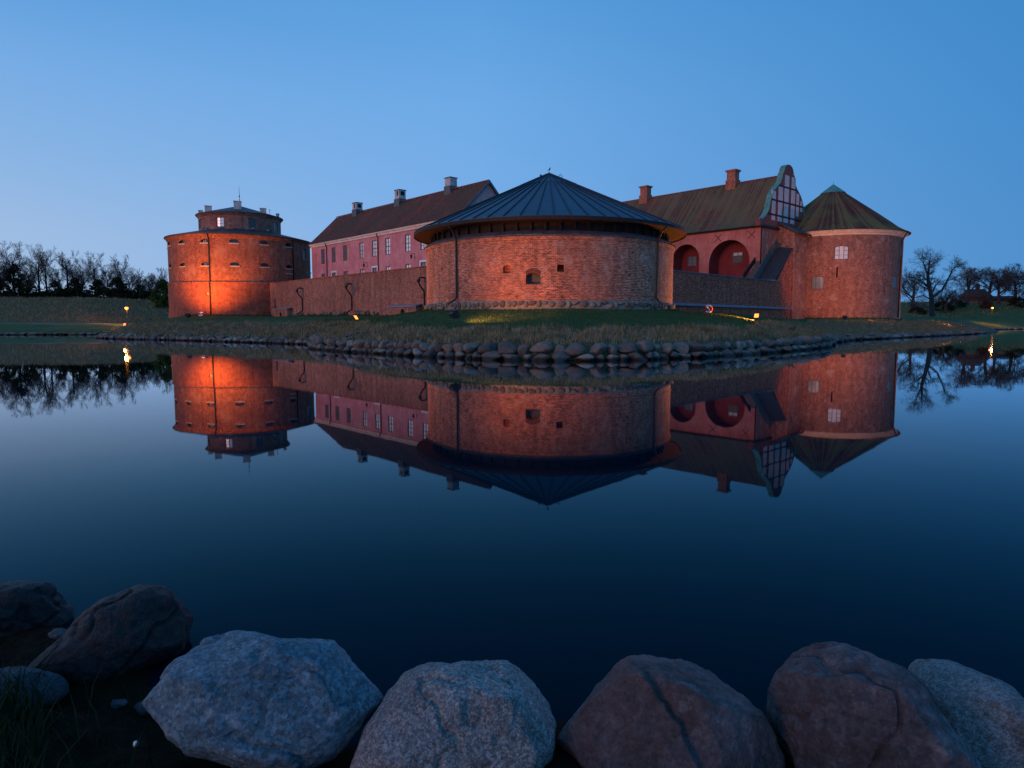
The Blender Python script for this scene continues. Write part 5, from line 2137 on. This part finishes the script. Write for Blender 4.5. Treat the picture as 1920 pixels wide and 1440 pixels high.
VASE = dict(num=[9, 8, 8, 6], seg=[6, 6, 4, 3, 2], wob=[.035, .05, .07, .10, .12], upc=[0, .09, .05, .03, .02], taper=[.35, .25, .3, .4, .6], trunklev=2, sides=[8, 5, 4, 3, 3],
            start=[.30, .12, .10, .12], ang=[31, 33, 36, 40], len=[.85, .50, .55, .62], fall=[.40, .45, .40, .3], rad=[.42, .45, .55, .8])
OAK = dict(num=[10, 9, 8, 6], seg=[4, 6, 5, 3, 2], wob=[.05, .11, .13, .15, .16], upc=[0, .03, .02, .02, .0], taper=[.5, .22, .3, .4, .6], trunklev=2, sides=[8, 5, 4, 3, 3],
           start=[.35, .12, .10, .12], ang=[55, 46, 44, 44], len=[1.1, .50, .55, .6], fall=[.25, .40, .35, .3], rad=[.40, .42, .5, .8])


def foliage(clumps, per, size, mat, seed, name='crown'):
    r = np.random.default_rng(seed)
    pts = []
    for (cx, cy, cz, rx, rz) in clumps:
        k_ = int(per * rx * rx)
        v = r.normal(size=(k_, 3))
        v /= np.linalg.norm(v, axis=1)[:, None]
        rad = r.random(k_) ** .45
        pts.append(np.c_[cx + v[:, 0] * rad * rx, cy + v[:, 1] * rad * rx, cz + v[:, 2] * rad * rz])
    P = np.concatenate(pts)
    n = len(P)
    a = r.normal(size=(n, 3))
    a /= np.linalg.norm(a, axis=1)[:, None]
    b_ = np.cross(a, r.normal(size=(n, 3)))
    b_ /= np.linalg.norm(b_, axis=1)[:, None]
    s = size * r.uniform(.5, 1.4, n)[:, None]
    V = np.stack([P - a * s, P + b_ * s * .6, P + a * s, P - b_ * s * .6], 1).reshape(-1, 3)
    i = np.arange(n)[:, None] * 4
    return np_mesh(name, V, i + [0, 1, 2, 3], M[mat])


def put_tree(name, label, meshes, loc, rz, sc, group=None, crown=None, cname='crown'):
    t = thing(name, label, 'tree', loc, group, rz)
    t.scale = sc if isinstance(sc, tuple) else (sc, sc, sc)
    for me, nm in zip(meshes, ('trunk', 'branches')):
        if me:
            o = bpy.data.objects.new(nm, me)
            COL.objects.link(o)
            o.parent = t
    if crown:
        o = bpy.data.objects.new(cname, crown)
        COL.objects.link(o)
        o.parent = t
    return t


def vase(seed, h=14.0, spec=VASE, tw='twig', tl=.62, tr=.32):
    t = Tree(seed)
    t.grow(Vector((0, 0, -.3)), Vector((t.r.uniform(-.06, .06), t.r.uniform(-.06, .06), 1)), h * tl, tr, 0, spec)
    return t.meshes(M['bark'], M[tw])


vA, vB, vC, vD = vase(1), vase(2), vase(3), vase(4)
oA, oB = vase(11, 12, OAK, 'twig', .45, .38), vase(12, 12, OAK, 'twig', .45, .38)
oR = vase(13, 12, OAK, 'twig_red', .45, .34)


def ivy_crown(seed, n, h, w_, mat='ivy', lo=.12):
    r = np.random.default_rng(seed)
    cl = []
    for i in range(n):
        z = r.uniform(lo, 1) * h
        env = math.sin(min(1, max(.05, 1.06 - (z / h) ** 1.6)) * math.pi / 2) * w_
        a_ = r.uniform(0, 2 * math.pi)
        q = env * r.random() ** .5
        s = r.uniform(.45, 1.15)
        cl.append((q * math.cos(a_), q * math.sin(a_), z, s, s * .75))
    return cl


ivyA = foliage(ivy_crown(1, 90, 11.0, 3.6), 190, .17, 'ivy', 41)
ivyB = foliage(ivy_crown(2, 62, 7.5, 3.4), 180, .17, 'ivy', 42)
ivyC = foliage(ivy_crown(3, 110, 9.0, 5.0), 200, .17, 'ivy', 43)
leafA = foliage(ivy_crown(4, 130, 8.6, 3.8, lo=.02), 260, .16, 'leaf', 44)
hedge = foliage(ivy_crown(5, 50, 4.2, 4.2, lo=.0), 200, .16, 'ivy', 45)
redL = foliage(ivy_crown(6, 46, 5.5, 4.0, lo=.0), 150, .16, 'red_leaf', 46)

GL = 'trees on the left mound'
GR = 'trees on the right mound'


def at_px(x, Y):
    """ground point seen at column x (1920 wide frame) at depth Y"""
    X = (x - 960) / 1250.0 * Y * 1.0
    return X, Y


def place(name, label, meshes, px, Y, h, h0, group, rz=None, crown=None, cname='crown', wide=1.0):
    X, Y_ = at_px(px, Y)
    s = h / h0 * (.93 if group == GL else .95)
    return put_tree(name, label, meshes, (X, Y_, zt(X, Y_) - .1), random.uniform(0, 6) if rz is None else rz, (s * wide, s * wide, s), group, crown, cname)


def mesh_h(ms):
    return max(max(v.co.z for v in m_.vertices) for m_ in ms if m_)


hv = {id(v): mesh_h(v) for v in (vA, vB, vC, vD, oA, oB, oR)}
H_ = lambda ms: hv[id(ms)]
place('bare_tree', 'wide bare tree rising behind a dark ivy clad tree near the left edge', vA, 36, 162, 15.4, H_(vA), GL, wide=1.05)
place('bare_tree', 'bare twin stemmed tree with an open vase crown, sky showing between its stems', vB, 82, 160, 14.2, H_(vB), GL)
place('bare_tree', 'slender bare stem right beside the twin stemmed tree', vC, 95, 161, 14.6, H_(vC), GL, wide=.9)
place('bare_tree', 'bare tree with a dense dark lower trunk in the middle of the left grove', vD, 133, 164, 13.4, H_(vD), GL)
place('bare_tree', 'bare tree with pale fine twigs behind the left grove, left of the rounded one', vA, 185, 166, 13.3, H_(vA), GL, 2.2)
place('bare_tree', 'bare tree with a broad rounded crown above a black bush in the left grove', vB, 232, 168, 12.8, H_(vB), GL, 3.3, wide=1.1)
place('bare_tree', 'low bare tree descending to the right of the rounded one', vC, 268, 170, 9.3, H_(vC), GL, 1.1, wide=1.1)
place('bare_tree', 'small bare tree nearest the left side of the green tree', vD, 287, 171, 8.6, H_(vD), GL, .4, wide=1.1)
place('bare_tree', 'bare tree cut by the left frame edge', vD, -6, 165, 13.0, H_(vD), GL, 2.9)
place('bare_tree', 'bare tree in the back row between two dense dark trees', vC, 158, 172, 11.5, H_(vC), GL, 4.0)
place('bare_tree', 'thin bare tree in the back row above the ivy bush', vA, 208, 174, 11.0, H_(vA), GL, 5.0)
place('ivy_tree', 'dark ivy clad tree with a round evergreen top at the left', vC, 37, 157, 11.6, H_(vC), GL, 1.9, ivyA, 'ivy')
place('ivy_tree', 'spreading dark evergreen tree at the left edge with sky gaps', vB, 8, 158, 9.6, H_(vB), GL, 1.2, ivyB, 'ivy')
place('ivy_tree', 'low black evergreen left of the twin stemmed tree', vD, 62, 156, 8.2, H_(vD), GL, 1.2, ivyB, 'ivy')
place('ivy_tree', 'short dark evergreen right of the twin stemmed tree', vA, 112, 157, 8.2, H_(vA), GL, 1.7, ivyB, 'ivy')
place('ivy_tree', 'tall dark evergreen mass in the middle of the left grove', vB, 150, 158, 8.0, H_(vB), GL, .7, ivyC, 'ivy')
place('ivy_tree', 'black domed evergreen bush in front of the rounded bare tree', vC, 228, 157, 8.6, H_(vC), GL, .2, ivyC, 'ivy', 1.1)
place('ivy_tree', 'dark low evergreen between the domed bush and the green tree', vD, 268, 158, 6.4, H_(vD), GL, 2.4, ivyB, 'ivy', 1.2)
place('ivy_tree', 'dark evergreen between the middle mass and the domed bush', vD, 190, 159, 6.8, H_(vD), GL, 2.0, ivyC, 'ivy', 1.0)
place('leafy_tree', 'fresh green leafy tree partly hidden behind the left tower', vA, 312, 150, 9.6, H_(vA), GL, .4, leafA, 'leaves', 1.0)

for i_, (px__, hh_, dd_) in enumerate(((20, 11.6, 176), (60, 12.6, 178), (118, 11.2, 180), (147, 11.8, 178), (203, 11.0, 181), (248, 10.6, 180), (279, 8.2, 182), (298, 8.4, 180))):
    lb_ = ('leftmost', 'second from the left', 'third from the left', 'fourth from the left', 'fifth from the left', 'sixth from the left', 'seventh from the left', 'rightmost')[i_]
    place('bare_tree', lb_ + ' of eight bare trees in the hindmost row of the left grove', (vC, vA, vB, vD)[i_ % 4], px__, dd_, hh_, H_((vC, vA, vB, vD)[i_ % 4]), GL, None, wide=1.15)
r_ = np.random.default_rng(61)
cl_ = []
for i in range(170):
    px__ = r_.uniform(-60, 300)
    yy_ = r_.uniform(158, 176)
    xx_ = (px__ - 960) / 1250 * yy_
    top_ = (1.8 + 1.4 * np.clip((px__ - 60) / 120, 0, 1) * np.clip((300 - px__) / 80, .3, 1)) * r_.uniform(.3, 1.0)
    s_ = r_.uniform(.7, 1.5)
    cl_.append((xx_, yy_, zt(xx_, yy_) + top_ * .8, s_, s_ * .9))
tk = link('thicket', foliage(cl_, 130, .17, 'ivy', 62, 'thicket'))
tk['kind'] = 'stuff'

# right: the big leaning tree with two tops
bt = Tree(77)
KS = .112


def stem(pts, r0, r1, spec, lev, n=9, den=1):
    P3 = [Vector(p) for p in pts]
    # resample smoothly
    Q = []
    for i in range(len(P3) - 1):
        for k_ in range(4):
            Q.append(P3[i].lerp(P3[i + 1], k_ / 4))
    Q.append(P3[-1])
    rs = [r0 + (r1 - r0) * i / (len(Q) - 1) for i in range(len(Q))]
    bt.tube(bt.T, Q, rs, n)
    return Q, rs


SP = dict(OAK)
SP['num'] = [0, 9, 8, 6]
SP['rad'] = [.40, .38, .5, .8, .8]
SP['ang'] = [50, 66, 48, 42]
SP['len'] = [1, .40, .55, .6]
SP['wob'] = [.05, .09, .12, .15, .18]
SP['start'] = [.3, .12, .15, .15]
px_ = lambda x, y, yy=0: ((x - 1744) * KS, yy, (591 - y) * KS)
Q, rs = stem([px_(1744, 594), px_(1742.5, 574), px_(1740, 553), px_(1736.5, 540), px_(1733, 527), px_(1731, 514)], .55, .28, SP, 0)
bt.spawn(Q[10:], rs[10:], 6.5, 1, dict(SP, num=[0, 9, 8, 6]))
Q, rs = stem([px_(1731, 514), px_(1734, 503, .3), px_(1736, 490, .5), px_(1737, 476, .4)], .26, .04, SP, 0)
bt.spawn(Q, rs, 8.6, 1, dict(SP, num=[0, 16, 9, 7]))
Q, rs = stem([px_(1731, 515), px_(1724, 504, -.4), px_(1717, 492, -.9), px_(1708, 487, -1.2)], .18, .04, SP, 0)
bt.spawn(Q, rs, 8.0, 1, dict(SP, num=[0, 14, 9, 7]))
Q, rs = stem([px_(1741, 557), px_(1750, 549, -.2), px_(1758, 542, -.3), px_(1766, 527, -.2), px_(1773, 515, 0), px_(1777, 506, .2)], .27, .13, SP, 0)
bt.spawn(Q[8:], rs[8:], 6.0, 1, dict(SP, num=[0, 9, 8, 6]))
Q, rs = stem([px_(1777, 506, .2), px_(1782, 500, .2), px_(1789, 493, .2)], .14, .03, SP, 0)
bt.spawn(Q, rs, 5.8, 1, dict(SP, num=[0, 12, 9, 7]))
Q, rs = stem([px_(1743, 545, 0), px_(1748, 536, .4), px_(1756, 529, .8), px_(1762, 523, 1.0)], .2, .04, SP, 0)
bt.spawn(Q, rs, 5.5, 1, dict(SP, num=[0, 9, 8, 6]))
Q, rs = stem([px_(1736, 538, 0), px_(1724, 527, .4), px_(1712, 520, .8), px_(1702, 518, 1.0)], .18, .04, SP, 0)
bt.spawn(Q, rs, 6.5, 1, dict(SP, num=[0, 10, 8, 6]))
Q, rs = stem([px_(1739, 560, 0), px_(1727, 552, .4), px_(1715, 556, .8), px_(1706, 562, 1.0)], .14, .03, SP, 0)
bt.spawn(Q, rs, 5.5, 1, dict(SP, num=[0, 10, 8, 6]))
X_, Y_ = at_px(1744, 140)
put_tree('leaning_tree', 'big bare tree with forked trunk leaning left on the grass right of the right tower', bt.meshes(M['bark'], M['twig']), (X_, Y_, zt(X_, Y_) + .05), 0, 1.0)

place('bare_tree', 'bare tree just right of the right tower behind the big leaning tree', oA, 1706, 222, 15.5, H_(oA), GR, .5, wide=1.0)
place('bare_tree', 'low bare tree with tangled limbs behind the fork of the leaning tree', oB, 1768, 226, 11.0, H_(oB), GR, 1.5, wide=1.2)
place('bare_tree', 'bare gnarled tree with rust tinted twigs left of the brick chimney', oR, 1806, 240, 16.0, H_(oR), GR, 2.5, wide=1.25)
place('bare_tree', 'dense brownish bare tree right of the brick chimney', oR, 1846, 244, 14.5, H_(oR), GR, .9, wide=1.25)
place('bare_tree', 'bare tree with a clear curved stem above the low roof at the right', oA, 1866, 242, 14.0, H_(oA), GR, 3.6, wide=1.1)
place('bare_tree', 'dense bare tree near the right frame edge', oB, 1897, 246, 15.5, H_(oB), GR, 4.5, wide=1.15)
place('bare_tree', 'bare tree cut by the right frame edge', oA, 1925, 244, 16.5, H_(oA), GR, 5.1, wide=1.1)
place('bush', 'dark evergreen bush low between the right tower and the leaning tree', oB, 1715, 214, 5.5, H_(oB), GR, .1, hedge, 'leaves', 1.4)
place('bush', 'dark evergreen bush behind the trunk fork of the leaning tree', oA, 1762, 230, 7.0, H_(oA), GR, .1, hedge, 'leaves', 1.3)
place('bush', 'dark bush left of the house among the right trees', oB, 1786, 236, 6.5, H_(oB), GR, .1, hedge, 'leaves', 1.3)
place('bush', 'russet bush in front of the house on the right mound', oR, 1842, 234, 4.6, H_(oR), GR, .8, redL, 'leaves', 1.5)
place('bush', 'dark bush under the trees at the right frame edge', oB, 1902, 240, 7.5, H_(oB), GR, 1.6, hedge, 'leaves', 1.3)

# house among the right trees
hx, hy = at_px(1822, 262)
hz = zt(hx, hy) - .3
H3 = thing('brick_house', 'dark red brick house with steep roof and tall chimney among the right trees', 'house', (hx, hy, hz), rz=-.35)
H3.scale = (.85, .85, .92)
M['house_brick'] = plain('house_brick', (.13, .035, .028), .9, .3, 1.5)
M['house_roof'] = plain('house_roof', (.075, .03, .024), .9, .35, 1.2)
b = MB()
b.box((0, 0, 1.6), (11, 8, 3.2))
link('wall', b.mesh('wall', M['house_brick']), H3, False)
b = MB()
b.face([(-6, -4.4, 3.0), (6, -4.4, 3.0), (3.4, 0, 6.4), (-3.4, 0, 6.4)])
b.face([(6, 4.4, 3.0), (-6, 4.4, 3.0), (-3.4, 0, 6.4), (3.4, 0, 6.4)])
b.face([(6, -4.4, 3.0), (6, 4.4, 3.0), (3.4, 0, 6.4)])
b.face([(-6, 4.4, 3.0), (-6, -4.4, 3.0), (-3.4, 0, 6.4)])
link('roof', b.mesh('roof', M['house_roof']), H3, False)
b = MB()
b.box((.6, -.4, 6.4), (1.5, 1.3, 3.4))
b.box((.6, -.4, 8.0), (1.1, 1.0, 1.4))
link('chimney', b.mesh('chimney', M['house_brick']), H3, False)
b = MB()
b.box((10, 0, 1.1), (9, 6, 2.2))
b.face([(5.3, -3.3, 2.2), (14.8, -3.3, 2.2), (14.4, 0, 3.4), (5.7, 0, 3.4)])
b.face([(14.8, 3.3, 2.2), (5.3, 3.3, 2.2), (5.7, 0, 3.4), (14.4, 0, 3.4)])
b.face([(14.8, -3.3, 2.2), (14.8, 3.3, 2.2), (14.4, 0, 3.4)])
link('side_wing', b.mesh('side_wing', M['house_roof']), H3, False)

# ================================================================== lamps
SODIUM = (1.0, .31, .055)


def floodlight(label, loc, aim, watts, spread=110, size=.34, blend=1.0, lr=.18, open_=True, hh=.42):
    loc = Vector(loc)
    loc.z = zt(loc.x, loc.y) + hh
    aim = Vector(aim)
    g0 = zt(loc.x, loc.y)
    t = thing('floodlight', label, 'floodlight', (loc.x, loc.y, g0), 'floodlights on the grass')
    d = (aim - loc).normalized()
    q = d.to_track_quat('-Z', 'Y').to_matrix()
    ctr = Vector((0, 0, loc.z - g0))
    b_ = MB()
    h = size / 2

    def tr(x, y, z):
        return tuple(ctr + q @ Vector((x, y, z)))
    b_.box8([tr(-h, -h * .8, -.02), tr(h, -h * .8, -.02), tr(h, h * .8, -.02), tr(-h, h * .8, -.02), tr(-h * .6, -h * .5, h * 1.0), tr(h * .6, -h * .5, h * 1.0), tr(h * .6, h * .5, h * 1.0), tr(-h * .6, h * .5, h * 1.0)])
    o = link('housing', b_.mesh('housing', M['black']), t, False)
    b_ = MB()
    b_.box8([tr(-h * .92, -h * .74, -.05), tr(h * .92, -h * .74, -.05), tr(h * .92, h * .74, -.05), tr(-h * .92, h * .74, -.05), tr(-h * .92, -h * .74, -.024), tr(h * .92, -h * .74, -.024), tr(h * .92, h * .74, -.024), tr(-h * .92, h * .74, -.024)])
    link('glass', b_.mesh('glass', M['glow'] if open_ else M['glow_soft']), t, False)
    if not open_:
        b_ = MB()
        for sx, sy, wx, wy in ((-h * 1.06, 0, .03, h * .8), (h * 1.06, 0, .03, h * .8), (0, h * .9, h * 1.06, .03), (0, -h * .9, h * 1.06, .03)):
            b_.box8([tr(sx - wx, sy - wy, -.22), tr(sx + wx, sy - wy, -.22), tr(sx + wx, sy + wy, -.22), tr(sx - wx, sy + wy, -.22), tr(sx - wx, sy - wy, .0), tr(sx + wx, sy - wy, .0), tr(sx + wx, sy + wy, .0), tr(sx - wx, sy + wy, .0)])
        link('visor', b_.mesh('visor', M['black']), t, False)
    b_ = MB()
    b_.tube([(0, 0, -.1), (0, 0, ctr.z - h * .3)], .025, 6)
    link('stake', b_.mesh('stake', M['black']), t, False)
    ld = bpy.data.lights.new('sodium_lamp', 'SPOT')
    ld.energy = watts
    ld.color = SODIUM
    ld.spot_size = R_(spread)
    ld.spot_blend = blend
    ld.shadow_soft_size = lr
    lo_ = bpy.data.objects.new('sodium_lamp', ld)
    COL.objects.link(lo_)
    lo_.parent = t
    lo_.location = ctr + d * (.12 if open_ else .26)
    lo_.rotation_euler = d.to_track_quat('-Z', 'Y').to_euler()
    return t


floodlight('floodlight on the grass in front of the left tower lighting its brick', (-45.0, 93.0, 0), (-45.0, 100.8, 10.8), 12500, 98, .5, open_=False)
floodlight('bright floodlight at the left tip of the island facing the moat', (-48.0, 83.0, 0), (-50.5, 78.0, 2.6), 500, 160, .42)
floodlight('bright floodlight below the second drainpipe of the left wall', (-14.0, 60.0, 0), (-8.0, 58.4, 6.2), 1700, 110, .5)
floodlight('black backed floodlight on the lawn in front of the centre tower', (-3.64, 42.0, 0), (6.5, 48.8, 7.0), 2100, 118, .5, open_=False, hh=.62)
floodlight('bright floodlight on the lawn crest before the dark right wall', (24.1, 66.0, 0), (13.6, 58.5, 5.8), 9500, 128, .5)
floodlight('small dark floodlight on the grass below the right tower', (43.2, 87.0, 0), (51.0, 97.6, 12.5), 3600, 150, .4, open_=False)
floodlight('floodlight at the far right end of the island lighting the right tower flank', (75.0, 111.5, 0), (60.2, 108.0, 8.5), 6500, 82, .3, open_=False)


def street_lamp(label, loc, hgt, watts):
    g0 = zt(loc[0], loc[1])
    t = thing('street_lamp', label, 'street lamp', (loc[0], loc[1], g0), 'lit lamps along the outer path')
    b_ = MB()
    b_.tube([(0, 0, -.1), (0, 0, hgt - .3)], [.045, .035], 8)
    link('pole', b_.mesh('pole', M['black']), t, False)
    b_ = MB()
    b_.tube([(0, 0, hgt + .18), (0, 0, hgt + .24), (0, 0, hgt + .36)], [.26, .22, .05], 10)
    link('hood', b_.mesh('hood', M['black']), t, False)
    b_ = MB()
    b_.tube([(0, 0, hgt - .3), (0, 0, hgt - .2), (0, 0, hgt), (0, 0, hgt + .14), (0, 0, hgt + .18)], [.08, .25, .32, .26, .18], 12)
    link('globe', b_.mesh('globe', M['glow'], True), t, False)
    ld = bpy.data.lights.new('sodium_lamp', 'POINT')
    ld.energy = watts
    ld.color = SODIUM
    ld.shadow_soft_size = .25
    lo_ = bpy.data.objects.new('sodium_lamp', ld)
    COL.objects.link(lo_)
    lo_.parent = t
    lo_.location = (0, -.75, hgt - .1)
    return t


street_lamp('lit street lamp on the far left path above the left island tip', (-67.8, 118.0), 4.4 - zt(-67.8, 118.0), 1300)
street_lamp('lit street lamp at the foot of the right mound', (143.2, 200.0), 6.3 - zt(143.2, 200.0), 2400)

# ================================================================== lifebuoys and odds on the banks


def lifebuoy(label, loc, rz, tilt, sink=0.0):
    g0 = zt(loc[0], loc[1])
    t = thing('lifebuoy', label, 'lifebuoy', (loc[0], loc[1], g0), 'lifebuoys on the island', rz)
    Rm, rm = .33, .088
    rot = Matrix.Rotation(tilt, 3, 'X')
    c_ = Vector((0, 0, loc[2] - g0))
    for k_ in range(4):
        b_ = MB()
        a0 = math.pi / 4 + k_ * math.pi / 2
        pts = [c_ + rot @ Vector((Rm * math.cos(a_), 0, Rm * math.sin(a_))) for a_ in np.linspace(a0, a0 + math.pi / 2, 10)]
        b_.tube(pts, rm, 10)
        link('ring_segment', b_.mesh('ring_segment', M['white_paint'] if k_ in (0, 2) else M['red_paint'], True), t, False)
    b_ = MB()
    p0, p1 = c_ + rot @ Vector((-.2, .06, .2)), c_ + rot @ Vector((.2, .06, -.2))
    b_.tube([p0, p1], .05, 8)
    link('holder_bar', b_.mesh('holder_bar', M['white_paint']), t, False)
    b_ = MB()
    b_.tube([(0, .12, -.1), (0, .12, c_.z + .1)], .04, 8)
    link('post', b_.mesh('post', M['wood_grey']), t, False)
    return t


lifebuoy('red and white lifebuoy on the lawn crest before the dark right wall', (19.5, 66.6, zt(19.5, 66.6) + .42), -.35, 0.0)
lifebuoy('red and white lifebuoy leaning low at the foot of the left tower', (-46.0, 99.2, 3.1), .1, -.7)
px0, py0 = -10.3, 43.2
b = MB()
b.box((0, 0, 0), (1.0, .25, .12))
o = b.build('wooden_plank', M['black'])
o.location = (px0, py0, zt(px0, py0) + .22)
o.rotation_euler = (.1, -.32, .3)
tag(o, 'dark wooden plank lying aslant on the dry grass bank', 'plank')
b = MB()
b.tube([(-.22, 0, .05), (-.15, 0, .13), (0, 0, .16), (.14, 0, .13), (.2, 0, .1)], [.02, .12, .16, .1, .02], 10)
b.tube([(.12, 0, .16), (.18, 0, .27), (.2, 0, .33), (.27, 0, .33), (.32, 0, .31)], [.06, .045, .055, .04, .01], 8)
o = b.build('duck', M['black'], None, True)
dx, dy = 20.5, 49.0
o.location = (dx, dy, zt(dx, dy) + .12)
tag(o, 'small dark duck resting in dry grass on the right of the bank', 'duck')
